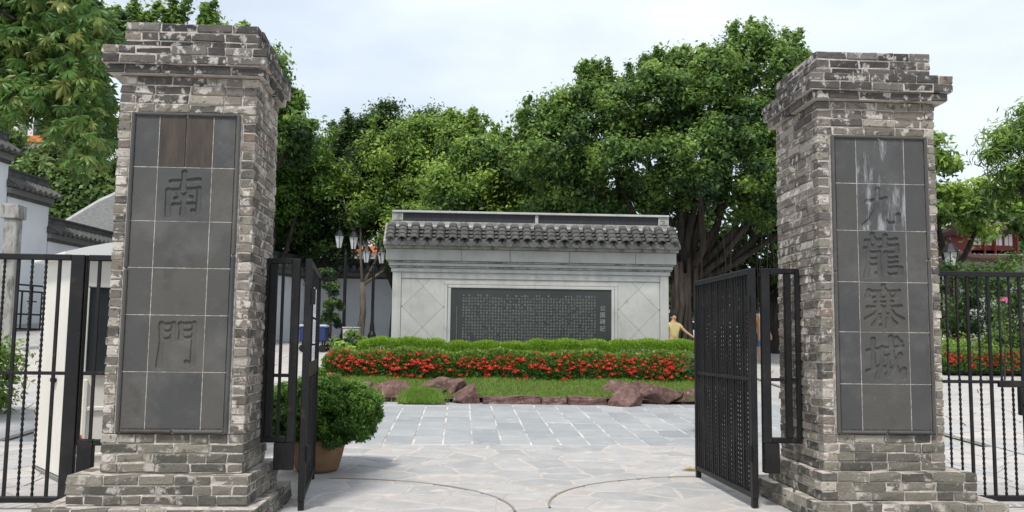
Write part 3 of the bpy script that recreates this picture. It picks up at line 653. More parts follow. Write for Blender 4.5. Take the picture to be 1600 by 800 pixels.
def limbs(b, base, lobes, rtrunk, fork, seed, nmax=99, wig=.25):
    g = random.Random(seed); base = Vector(base); f = Vector(fork)
    b.tube([base+Vector((0, 0, -.25)), base, base.lerp(f, .5)+Vector((g.uniform(-.1, .1), 0, 0)), f], [rtrunk*1.45, rtrunk*1.15, rtrunk*.9, rtrunk*.75], 10)
    for (x, y, z, rx, ry, rz) in lobes[:nmax]:
        e = Vector((x, y, z)); m1 = f.lerp(e, .35)+Vector((g.uniform(-wig, wig), g.uniform(-wig, wig), -g.uniform(0, wig))); m2 = f.lerp(e, .7)+Vector((g.uniform(-wig, wig), g.uniform(-wig, wig), g.uniform(0, wig)))
        r = rtrunk*.5
        b.tube([f-Vector((0, 0, .1)), m1, m2, e], [r, r*.7, r*.45, r*.15], 7)
        for q in range(3):
            d = Vector((g.gauss(0, 1)*rx, g.gauss(0, 1)*ry, abs(g.gauss(0, 1))*rz))*.32; b.tube([m2, m2.lerp(e+d, .5)+Vector((0, 0, .05)), e+d], [r*.35, r*.2, r*.06], 5)
def tree(name, label, base, fork, lobes, rtrunk, leaf, bark=None, dens=5, per=240, size=.14, cr=(.28, .5), seed=1, sprigs=(), group=None, roots=0, aspect=.5, up=.5, cat='tree', droop=0, extra=None):
    bark = bark or Mbark; E = empty(name, base, label, cat, group); L = (-base[0], -base[1], -base[2])
    b = MB(); limbs(b, base, lobes, rtrunk, fork, seed); 
    if extra: extra(b)
    b.build('trunk', bark, E, L, smooth=True)
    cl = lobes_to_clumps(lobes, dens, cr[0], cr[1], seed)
    sc_ = []
    for (x, y, z, h) in sprigs:
        g = random.Random(int(x*100)+seed)
        for tw in range(g.randint(3, 6)):
            a = Vector((x+g.uniform(-.35, .35), y+g.uniform(-.3, .3), z-.35)); d = Vector((g.uniform(-.45, .45), g.uniform(-.3, .3), 1)).normalized(); ln = (h+.3)*g.uniform(.45, 1.0)
            for q in range(int(ln/.07)): t = q/(ln/.07); p_ = a+d*ln*t+Vector((g.gauss(0, .045), g.gauss(0, .06), 0)); r_ = (.19+.05*math.sin(q*1.9+x))*(1.15-.75*t); sc_.append((p_.x, p_.y, p_.z, r_, r_, r_, .4+.3*g.random()))
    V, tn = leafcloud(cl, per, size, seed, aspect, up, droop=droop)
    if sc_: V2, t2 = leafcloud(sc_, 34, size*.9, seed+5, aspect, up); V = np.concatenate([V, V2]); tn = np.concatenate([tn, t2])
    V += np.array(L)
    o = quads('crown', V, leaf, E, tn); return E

# ================================================================ TREES
# big banyan right of centre (seen between screen wall and right pillar)
def ban_roots(b):
    g = random.Random(9)
    for k in range(15):
        a = g.uniform(-1, 1); bx = 5.5+a*.45; by = 22.0+g.uniform(-.5, .5); f = Vector((5.5+a*.28, by, 3.0+g.uniform(-.3, .9)))
        b.tube([(bx*1.0+a*.25, by, .4), (bx, by, 1.4), (bx-a*.2, by, 2.2), f], [g.uniform(.08, .14), .075, .065, .055], 7)
    for k in range(5):
        x = 5.3+k*.5; b.tube([(5.5+(x-5.9)*.3, 22, 2.6), (x, 22.1, 3.9), (x+g.uniform(-.6, .6)+(x-6)*.8, 22, 5.4), (x+(x-6)*2, 22, 6.8)], [.13, .10, .07, .04], 7)
lob = [(3.2, 22, 6.7, 1.25, 1.3, 1.25), (2.3, 21.6, 5.9, 1.0, 1.1, .9), (4.6, 22, 7.2, 1.35, 1.5, 1.3), (6.0, 21.5, 7.0, 1.4, 1.5, 1.5), (7.5, 22, 7.7, 1.3, 1.4, 1.4), (8.3, 22, 6.6, 1.5, 1.4, 1.5), (4.0, 21.3, 5.6, 1.5, 1.2, .9), (6.0, 20.9, 5.6, 1.5, 1.2, .9),
       (7.7, 21.2, 5.0, 1.2, 1.0, 1.0), (2.9, 22.2, 4.9, 1.1, 1.0, .7), (8.8, 22, 4.6, 1.0, 1, 1.1), (4.9, 22.6, 4.9, 1.5, 1.0, .7), (7.3, 22, 9.0, .75, .7, .5), (5.6, 22, 8.3, .7, .7, .5)]
Eb = tree('banyan_tree', 'largest banyan tree with dark fluted trunk rising behind the right end of the screen wall', (5.5, 22, .85), (5.5, 22, 2.8), lob, .25, Lbanyan, dens=9.5, per=330, size=.12, cr=(.22, .42), seed=31,
     sprigs=[(2.9, 22, 7.7, 1.1), (3.4, 22, 8.0, .8), (1.6, 21.6, 6.9, .8), (5.2, 22, 8.2, .9), (5.6, 22, 8.3, .9), (6.9, 22, 9.1, .9), (8.0, 22, 9.0, .7), (7.2, 22, 8.9, .8), (4.4, 22, 8.3, .7), (3.9, 22, 8.0, .6), (1.9, 22, 6.8, .9), (6.2, 22, 8.3, .7), (7.6, 22, 9.0, .7), (1.3, 21.6, 6.2, .6), (4.9, 22, 8.3, .5), (2.3, 21.6, 7.2, .5), (8.6, 22, 8.4, .8), (6.5, 22, 8.5, .5)], extra=ban_roots)
g = random.Random(4)
for k in range(34):
    x = g.uniform(5.6, 9.2); y = g.uniform(20.8, 22.6); zt = g.uniform(3.6, 5); zb = g.uniform(1.3, 3.0)
    MB().tube([(x, y, zt), (x+g.uniform(-.08, .08), y, (zt+zb)/2), (x+g.uniform(-.1, .1), y, zb)], [.014, .010, .005], 5).build('aerial_root', Mbark, Eb, (-5.5, -22, -.85))
# second banyan filling behind the leaf of the right gate
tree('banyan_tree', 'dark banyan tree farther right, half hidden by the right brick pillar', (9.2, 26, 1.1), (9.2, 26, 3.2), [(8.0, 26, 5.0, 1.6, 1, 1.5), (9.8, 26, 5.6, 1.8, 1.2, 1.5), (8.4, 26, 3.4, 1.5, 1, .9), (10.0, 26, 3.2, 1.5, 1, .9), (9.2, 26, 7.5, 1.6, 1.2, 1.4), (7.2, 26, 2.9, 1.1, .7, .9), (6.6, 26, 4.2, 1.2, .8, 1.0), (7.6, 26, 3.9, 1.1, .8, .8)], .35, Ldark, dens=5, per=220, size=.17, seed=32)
# row of banyans behind the screen wall
def midtree(i, x, y, top, label, leaf=Lmid, w_=1.5, low=3.2):
    g = random.Random(40+i)
    lb = [(x+g.uniform(-.8, .8)*w_, y+g.uniform(-.4, .4), low+(top-low)*t, w_*g.uniform(.75, 1.0), 1.1, .95) for t in (.12, .25, .38, .5, .6, .7, .8)]
    lb += [(x-w_*.95, y, low+(top-low)*.35, .9, .8, .8), (x+w_*.95, y, low+(top-low)*.42, .9, .8, .8), (x-w_*.5, y, top-.6, .7, .6, .5), (x+w_*.5, y, top-.7, .7, .6, .5)]
    sp = [(x+g.uniform(-1.25, 1.25)*w_, y+g.uniform(-.6, .6), top-.8+g.uniform(-.35, .1), g.uniform(.6, 1.2)) for _ in range(12)]
    tree('banyan_tree', label, (x, y, gz(x, y)), (x, y, 2.9), lb, .22, leaf, dens=7.5, per=300, size=.12, seed=40+i, sprigs=sp, group='banyans behind the screen wall')
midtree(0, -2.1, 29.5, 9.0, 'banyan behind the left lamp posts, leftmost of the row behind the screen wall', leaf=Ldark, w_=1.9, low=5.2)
midtree(1, -1.0, 28, 8.4, 'banyan rising above the left half of the screen wall roof', w_=1.7, low=3.9)
midtree(2, .75, 24.6, 7.0, 'banyan rising above the middle of the screen wall roof, right of the other small ones', leaf=Lmid, w_=1.1)
midtree(3, 2.6, 26, 5.9, 'low dark banyan filling in under the largest banyan crown', leaf=Ldark, w_=1.8, low=3.5)
midtree(4, -6.1, 28, 8.1, 'yellow green tree just right of the left brick pillar', leaf=Lyel, w_=1.35, low=5.0)
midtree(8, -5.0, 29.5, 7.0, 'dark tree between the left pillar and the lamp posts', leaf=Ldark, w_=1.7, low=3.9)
tree('tall_tree', 'tall slender topped tree rising behind the top of the left brick pillar', (-6.2, 25, 1.1), (-6.2, 25, 5), [(-5.6, 25, 7.7, 1.1, 1.2, .9), (-5.55, 25, 8.6, .55, .8, .5), (-4.8, 25, 7.1, .6, 1, .6), (-6.2, 25, 9.0, 1.2, 1.2, 1.0), (-7.7, 25, 9.2, 1.2, 1.2, .9), (-9.2, 25, 9.5, 1.0, 1.2, .8), (-5.3, 25, 6.8, 1.0, 1, .8)], .3, Lbanyan, dens=6, per=200, size=.16, seed=51,
     sprigs=[(-10, 25, 10.0, 1.0), (-9.2, 25, 10.2, .9), (-8.5, 25, 10.2, 1.3), (-7.4, 25, 9.8, 1.2), (-6.7, 25, 9.9, .6), (-5.3, 25, 8.6, .8), (-4.9, 25, 8.0, .6), (-4.9, 25, 8.0, .5)])
# trees beyond the white walls on the far left
for i, (x, y, z, lf, lb) in enumerate([(-21.8, 44, 11.0, Lpale, 'pale green tree beyond the far left wall, under the hanging leaves'), (-19.2, 44, 10.6, Lpale, 'green tree rising behind the grey gable on the left'), (-17.0, 44, 9.9, Lpale, 'darker green tree beyond the gable, touching the left pillar')]):
    g = random.Random(60+i); lb_ = [(x+g.uniform(-2, 2), y, z-k*1.0-.8, 2.1, 1.6, 1.3) for k in range(5)]+[(x-2, y, z-3, 1.8, 1.5, 1.4), (x+2, y, z-2.6, 1.8, 1.5, 1.4)]
    tree('broadleaf_tree', lb, (x, y, 1.4), (x, y, 4.5), lb_, .3, lf, dens=3.0, per=220, size=.28, cr=(.4, .7), seed=60+i, group='trees beyond the left walls')
# right edge
tree('feathery_tree', 'feathery leaved tree at the far right edge of the view', (14.0, 20, .9), (13.6, 20, 4.0), [(13.0, 20, 5.9, .75, .9, .55), (13.9, 20, 6.6, 1.0, 1, .6), (12.9, 20, 5.2, .55, .8, .3), (13.8, 20, 5.2, .9, .9, .5), (14.8, 20, 5.9, 1.1, 1, .8)], .22, Lbanyan, dens=8, per=240, size=.2, seed=71, aspect=.22, cr=(.22, .42), droop=1.2)
tree('broadleaf_tree', 'leafy tree just right of the right pillar, its low branches over the pagoda', (15.5, 27, 1.2), (15.2, 27, 3.6), [(14.5, 27, 6.9, 1.0, 1, .8), (14.4, 27, 7.9, .5, .6, .45), (14.6, 27, 5.7, 1.2, 1, .8), (16.4, 27, 5.6, 1.2, 1, .9), (14.0, 27, 4.9, .6, .8, .5)], .25, Lmid, dens=6, per=220, size=.2, seed=72)
tree('broadleaf_tree', 'dark tree beside and behind the pagoda on the far right', (27.5, 48, 1.6), (27, 48, 6), [(25, 48, 8.0, 2.2, 2, 1.5), (28.5, 48, 8.0, 2.5, 2, 2.2), (31, 48, 7, 2.5, 2, 2.5), (24, 48, 7, 2.2, 2, 2), (27.5, 47, 5.5, 2.5, 2, 1.8), (31, 46, 4.5, 2.5, 2, 2)], .45, Lbanyan, dens=2.6, per=220, size=.32, cr=(.5, .8), seed=73)
tree('broadleaf_tree', 'green tree behind the pagoda roof at the right border', (33, 50, 1.6), (33, 50, 5), [(32.5, 50, 8.6, 2.6, 2, 1.6), (34, 50, 7.5, 2.6, 2, 2.5), (30, 50, 4, 3, 2, 2), (22, 50, 4, 3, 2, 2)], .4, Lmid, dens=2.6, per=200, size=.32, cr=(.5, .8), seed=74)
# wooded backdrop
cl = []
g = random.Random(80)
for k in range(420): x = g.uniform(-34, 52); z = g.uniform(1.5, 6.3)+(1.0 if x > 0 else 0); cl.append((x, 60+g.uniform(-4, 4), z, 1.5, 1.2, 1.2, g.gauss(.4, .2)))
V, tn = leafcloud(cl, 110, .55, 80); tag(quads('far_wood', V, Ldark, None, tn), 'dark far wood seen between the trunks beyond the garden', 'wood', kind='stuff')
# dark shrubs under the trees near the right pillar and behind the gate leaf
def shrub(name, label, x, y, r, h, leaf, seed, size=.09, z0=None, group=None, per=200, dens=10, cat='shrub'):
    z0 = gz(x, y) if z0 is None else z0; E = empty(name, (x, y, z0), label, cat, group)
    b = MB(); 
    for q in range(4): b.tube([(0, 0, -.05), (random.uniform(-.3, .3)*r, random.uniform(-.3, .3)*r, h*.35), (random.uniform(-.6, .6)*r, random.uniform(-.6, .6)*r, h*.7)], [.03, .02, .01], 5)
    b.build('stem', Mbark, E)
    cl = lobes_to_clumps([(0, 0, h*.55, r*.8, r*.8, h*.42)], dens/(r*h)**.5, r*.2, r*.34, seed); V, tn = leafcloud(cl, per, size, seed)
    quads('foliage', V, leaf, E, tn); return E
shrub('round_shrub', 'dark shrub seen through the bars behind the right pillar step', 3.3, 11.5, .55, 1.15, Ldark, 90)
for i, (x, y, r, h, lf, lb) in enumerate([(8.4, 19.5, .9, 1.9, Ldark, 'dark bush behind the right hinge frame under the banyan'), (12.9, 22.8, 1.0, 2.95, Ldark, 'tall dark bush just right of the right pillar behind the pink flower'),
     (14.6, 24, 1.3, 3.05, Ldark, 'dark bush next to the pagoda lamp'), (13.9, 22, .9, 1.5, Lyel, 'lighter yellow green bush at the far right behind the flower bed'), (16.6, 26.5, 1.6, 3.3, Ldark, 'green bush at the right border under the pagoda roof'), (10.6, 21.5, .9, 1.5, Ldark, 'dark bush under the right banyan'), (-2.35, 18.6, .5, .75, Lmid, 'small leafy bush at the left end of the screen wall'), (-2.75, 22.5, .55, .8, Lbanyan, 'small bush behind the white box near the lamps'), (-5.5, 22, .6, .75, Ldark, 'small dark bush beside the left gate frame')]):
    shrub('bush', lb, x, y, r, h, lf, 100+i, size=.12, group='bushes in the garden')
def topiary(x, y, label, seed, tiers, leaf=Ldark):
    E = empty('cloud_pruned_shrub', (x, y, gz(x, y)), label, 'shrub'); MB().tube([(0, 0, -.1), (.05, 0, .6), (-.03, 0, tiers[-1][1])], [.06, .05, .03], 7).build('trunk', Mbark, E)
    for k, (dx, z, r) in enumerate(tiers):
        cl = lobes_to_clumps([(dx, 0, z, r, r, r*.55)], 22, .1, .2, seed+k); V, tn = leafcloud(cl, 150, .09, seed+k, fuzz=False); quads('foliage_pad', V, leaf, E, tn)
topiary(-3.65, 25.0, 'dark cloud pruned shrub beside the blue cart', 130, [(0, .75, .42), (.12, 1.2, .42), (0, 1.7, .3), (-.1, 2.1, .2)])

# ================================================================ NEAR TREE WITH HANGING PALMATE LEAVES (top left)
def near_tree():
    base = (-8.6, 9.8, 0); E = empty('large_leaved_tree', base, 'tree with large drooping palmate leaves overhanging the top left corner', 'tree')
    b = MB(); g = random.Random(12)
    b.tube([(0, 0, -.2), (0, 0, 1.5), (.4, -.1, 3.2), (.9, -.2, 5)], [.32, .26, .22, .16], 10)
    ends = []
    for k in range(16):
        e = Vector((g.uniform(2.4, 5.0), g.uniform(-1.2, 1.0), g.uniform(4.0, 6.0)-.0)); m_ = Vector((1.8, -.2, 4.8)).lerp(e, .5)+Vector((0, 0, .5))
        b.tube([(.7, -.2, 4.4), m_, e], [.10, .05, .015], 6); ends.append(e)
    b.build('trunk', Mbark, E, smooth=True)
    def leafmesh(seed):
        q = random.Random(seed); vs = []; fs = []
        n = q.choice((5, 6, 7))
        for k in range(n):
            a = (k-(n-1)/2)*R(34)+q.uniform(-.1, .1); L = .17*(1-.22*abs(k-(n-1)/2)/2)*q.uniform(.85, 1.15); W = L*.30
            d = Vector((math.sin(a), 0, -math.cos(a))); s_ = Vector((math.cos(a), 0, math.sin(a))); nn = Vector((0, -1, 0))
            b0 = len(vs); dr = q.uniform(.0, .05)
            pr = [(0, .0, 0), (.35, .75, .012), (.62, 1.0, .016), (.85, .55, .01), (1.0, 0, -dr)]
            for t, w_, lift in pr:
                c = d*L*t+nn*(lift-.5*dr*t); vs.append(tuple(c)); 
                if 0 < t < 1: vs.append(tuple(c+s_*W*.5*w_+nn*-.012)); vs.append(tuple(c-s_*W*.5*w_+nn*-.012))
            # indices: 0 tip0; 1,2,3; 4,5,6; 7,8,9; 10
            for f_ in ((0, 2, 1), (0, 1, 3), (1, 2, 5, 4), (1, 4, 6, 3), (4, 5, 8, 7), (4, 7, 9, 6), (7, 8, 10), (7, 10, 9)): fs.append(tuple(b0+i for i in f_))
        return vs, fs
    LM = [leafmesh(i) for i in range(6)]
    tones = [Lnear]
    meshes = []
    for k in range(18):
        vs, fs = LM[k % 6]; me = bpy.data.meshes.new('leaf'); me.from_pydata(vs, [], fs); a = me.attributes.new('rnd', 'FLOAT', 'POINT'); a.data.foreach_set('value', [.2+.035*k if k < 16 else .95]*len(vs)); me.materials.append(Lnear); meshes.append(me)
    pts = []
    # crown volume: overhanging edge profile (x,z lower limit) seen from the gate
    tries = 0
    while len(pts) < 4600 and tries < 90000:
        tries += 1; x = g.uniform(-6.2, -3.55); y = g.uniform(8.6, 10.6); z = g.uniform(2.7, 5.6); k = y/9.0; xx = x/k; zz = 1.26+(z-1.26)/k
        low = 3.36+.10*math.sin(xx*7) if xx < -4.2 else max(2.93, 3.36-(xx+4.2)*1.3)
        if zz < low+g.uniform(-.05, .25): continue
        right = -3.47+.06*math.sin(zz*6)+(.0 if zz < 4.0 else -.30*(zz-4.0))
        if xx > right-g.uniform(0, .12): continue
        pts.append((x, y, z, zz-low, right-xx))
    pts.sort(key=lambda p: p[1]); cnt = 0; rest_v = []; rest_f = []; rn = []
    for p in pts:
        rot = Matrix.Rotation(g.uniform(-1.3, 1.3), 4, 'Z') @ Matrix.Rotation(g.uniform(-.9, .5), 4, 'X') @ Matrix.Rotation(g.uniform(-.7, .7), 4, 'Y'); s_ = g.uniform(.6, 1.0)
        M4 = Matrix.Translation(Vector(p[:3])-Vector(base)) @ rot @ Matrix.Scale(s_, 4); vis = p[4] > -.1 and p[2] < 4.9
        if cnt < 300 and vis:
            o = link('leaf', g.choice(meshes), None, E); o.matrix_local = M4; cnt += 1
        else:
            vs, fs = g.choice(LM); b0 = len(rest_v); rest_v += [tuple(M4 @ Vector(v)) for v in vs]; rest_f += [tuple(b0+i for i in f) for f in fs]; rn += [g.uniform(.05, .75) if g.random() > .06 else 1]*len(vs)
    me = bpy.data.meshes.new('foliage'); me.from_pydata(rest_v, [], rest_f); a = me.attributes.new('rnd', 'FLOAT', 'POINT'); a.data.foreach_set('value', rn); link('foliage', me, Lnear, E)['kind'] = 'stuff'
near_tree()

# ================================================================ FLOWER BED
def bed():
    V = []; xs = np.linspace(-2.9, 4.6, 40); ys = np.linspace(14.86, 17.38, 16)
    for y in ys:
        for x in xs:
            t = min(1, max(0, (y-14.92)/1.0)); e = min(1, max(0, (x+2.9)/.3, 0))*min(1, (4.6-x)/.2)
            V.append((x, y, gz(x, y)-.03+e*(.10+.22*t)+.02*math.sin(x*3)))
    b = MB(); n = len(xs); b.add(V, [(j*n+i, j*n+i+1, (j+1)*n+i+1, (j+1)*n+i) for j in range(len(ys)-1) for i in range(n-1)])
    tag(b.build('planting_bed', Msoil), kind='structure')
def bz(x, y):
    t = min(1, max(0, (y-14.92)/1.0)); e = min(1, max(0, (x+2.9)/.3))*min(1, max(0, (4.6-x)/.2)); return gz(x, y)-.03+e*(.10+.22*t)+.02*math.sin(x*3)
bed()
def grass(name, label, pts, h, wd, seed, lf=Lgrass, lean=.5):
    g = np.random.default_rng(seed); P = np.asarray(pts); n = len(P); a = g.random(n)*6.283; d = np.stack([np.cos(a), np.sin(a), np.zeros(n)], -1); H = h*(.5+g.random(n))
    tip = P+np.array([0, 0, 1])*H[:, None]+g.normal(size=(n, 3))*h*lean*np.array([1, 1, 0]); V = np.empty((n, 3, 3)); V[:, 0] = P-d*wd/2; V[:, 1] = P+d*wd/2; V[:, 2] = tip
    return quads(name, V.reshape(-1, 3), lf, None, np.clip(.5+g.normal(size=n)*.22, 0, 1), k=3)
g = random.Random(14)
pts = []
while len(pts) < 42000:
    x = g.uniform(-2.6, 4.4); y = g.uniform(14.92, 16.1)
    pts.append((x, y, bz(x, y)-.01))
tag(grass('lawn_grass', '', pts, .05, .011, 15), 'bright green grass strip between the rocks and the red flower hedge', 'grass', kind='stuff')
pts = []
while len(pts) < 9000:                             # tongue of long grass spilling between rocks
    y = g.uniform(14.55, 15.4); x = -.62+g.gauss(0, 1)*.16+(15.4-y)*.0; 
    if abs(x+.62) > .10+(15.35-y)*.42+g.gauss(0, .04): continue
    z = max(gz(x, y), bz(x, y) if y > 14.86 else gz(x, y)+(.18)*(y-14.5)/.36); pts.append((x, y, z-.01))
tag(grass('grass_tongue', '', pts, .075, .013, 16), 'patch of longer grass spilling down between the left rocks', 'grass', kind='stuff')
b = MB(); b.add([(-1.0, 14.5, gz(0, 14.5)-.03), (-.2, 14.5, gz(0, 14.5)-.03), (-.3, 14.95, .46), (-.95, 14.95, .46), (-1.0, 15.3, .5), (-.2, 15.3, .5)], [(0, 1, 2, 3), (3, 2, 5, 4)])
tag(b.build('grass_bank', Msoil), kind='structure')
# rocks
def rock(x0, x1, z0, z1, y, dep, seed, label, name='rock'):
    w_, h = x1-x0, z1-z0; cx_ = (x0+x1)/2; bm = bmesh.new(); bmesh.ops.create_icosphere(bm, subdivisions=4, radius=1); g = random.Random(seed)
    for v in bm.verts:
        p = v.co; m_ = (abs(p.x)**4+abs(p.y)**4+abs(p.z)**4)**.25; p /= m_
    pl = [(Vector((g.gauss(0, 1), g.gauss(0, 1), g.gauss(0, .7))).normalized(), g.uniform(.5, .85)) for _ in range(13)]
    for v in bm.verts:
        for nn, d in pl:
            e = v.co.dot(nn)-d
            if e > 0: v.co -= nn*e*.97
        v.co += v.co.normalized()*(.03*math.sin(v.co.x*5+seed)*math.cos(v.co.z*6+seed*2)+.012*math.sin(v.co.y*17+v.co.z*13+seed))
    mnx = min(v.co.x for v in bm.verts); mxx = max(v.co.x for v in bm.verts); mnz = min(v.co.z for v in bm.verts); mxz = max(v.co.z for v in bm.verts)
    for v in bm.verts: v.co = Vector(((v.co.x-(mnx+mxx)/2)/(mxx-mnx)*w_, v.co.y*dep/2, (v.co.z-mnz)/(mxz-mnz)*(h+.08)-.08))
    me = bpy.data.meshes.new(name); bm.to_mesh(me); bm.free()
    o = link(name, me, Mrock, None, (cx_, y+dep/2, z0)); tag(o, label, 'rock', 'red rocks edging the flower bed')
GY = 14.6
rock(-2.75, -2.38, .30, .80, 16.4, .45, 1, 'reddish rock at the left corner of the bed, seen above the potted shrub')
rock(-1.95, -1.42, .28, .60, 15.0, .5, 2, 'low red rock just left of the squarish rock behind the potted shrub')
rock(-1.46, -.84, .24, .64, 14.8, .55, 3, 'squarish grey red rock left of the grass tongue')
rock(-.72, -.16, .44, .68, 15.3, .5, 4, 'flat topped rock lying above the grass tongue')
rock(-.22, .12, .42, .67, 15.1, .5, 5, 'rock between the flat topped one and the blocky front one')
rock(-.13, .36, .24, .60, 14.6, .5, 6, 'blocky red rock right of the grass tongue at the paving')
rock(2.38, 2.98, .24, .60, 14.4, .55, 7, 'dark angular red rock in front of the large pink one at the right')
rock(2.35, 2.9, .35, .66, 15.1, .5, 11, 'small low rock peeping above the dark angular rock')
rock(2.85, 3.75, .26, .66, 14.75, .6, 8, 'largest pinkish red rock at the right end of the bed')
rock(3.66, 4.05, .26, .54, 14.9, .5, 9, 'small dark rock beside the open right gate leaf')
def kerb(x0, x1, y, seed, label):
    b = MB(); b.box(x0, x1, y, y+.28, .2, .40); me = b.mesh('kerb_stone'); bm = bmesh.new(); bm.from_mesh(me); bmesh.ops.bevel(bm, geom=bm.edges[:], offset=.018, segments=1, affect='EDGES'); bmesh.ops.subdivide_edges(bm, edges=bm.edges[:], cuts=4, use_grid_fill=True)
    g = random.Random(seed)
    for v in bm.verts: v.co += Vector((0, g.uniform(-.012, .012), g.uniform(-.008, .008)+.012*math.sin(v.co.x*6+seed)))
    bm.to_mesh(me); bm.free(); tag(link('kerb_stone', me, Mrock), label, 'kerb stone', 'low kerb stones along the front of the bed')
kerb(.37, 1.32, 14.72, 1, 'long low red kerb stone right of the blocky rock'); kerb(1.335, 1.75, 14.70, 2, 'short red kerb stone in the middle of the bed edge'); kerb(1.765, 2.40, 14.68, 3, 'red kerb stone just left of the dark angular rock')
kerb(-2.5, -1.9, 15.0, 4, 'red kerb stone at the left end of the bed behind the potted shrub')
# bright clipped hedge, four mounds
for i, (a, c, lb) in enumerate([(-1.85, -.30, 'leftmost bright green clipped mound of the back hedge'), (-.36, 1.25, 'bright green clipped mound under the left half of the plaque'), (1.2, 2.85, 'bright green clipped mound under the right half of the plaque'), (2.8, 4.55, 'rightmost bright green clipped mound of the back hedge')]):
    E = empty('clipped_hedge', ((a+c)/2, 16.85, bz(0, 16.8)), lb, 'hedge', 'bright clipped hedge before the screen wall'); W = (c-a)/2; g = np.random.default_rng(200+i)
    n = 24000; u = g.uniform(-1, 1, n); v = g.uniform(-1, 1, n); hgt = (1.36-bz(0, 16.8)-.04)*(1-.10*np.abs(u)**5-.12*np.abs(v)**3)+.02*np.sin(u*9+i)-(.05 if i == 1 else 0)+(.02 if i == 3 else 0)
    side = g.random(n) < .35; v = np.where(side, -1+g.random(n)*.15, v); z = np.where(side, hgt*g.random(n), hgt-g.random(n)*.10)
    P = np.stack([u*W, v*.33, z], -1); d = g.normal(size=(n, 3))*.5+np.stack([u*.4, v*.6, np.ones(n)*1.1], -1); d /= np.linalg.norm(d, axis=1, keepdims=True)
    s_ = np.cross(d, g.normal(size=(n, 3))); s_ /= np.linalg.norm(s_, axis=1, keepdims=True); L = (.035+.035*g.random(n))[:, None]
    V = np.empty((n, 4, 3)); V[:, 0] = P; V[:, 1] = P+d*L*.5+s_*.008; V[:, 2] = P+d*L; V[:, 3] = P+d*L*.5-s_*.008
    quads('foliage', V.reshape(-1, 3), Lhedge, E, np.clip(.5+g.normal(size=n)*.25, 0, 1))
    b = MB(); b.box(-W*.85, W*.85, -.22, .22, -.1, .40)
    b.v = [(x, y, z) for x, y, z in b.v]; b.build('twig_core', mat('hedge_twigs', (.05, .07, .025), .9), E)
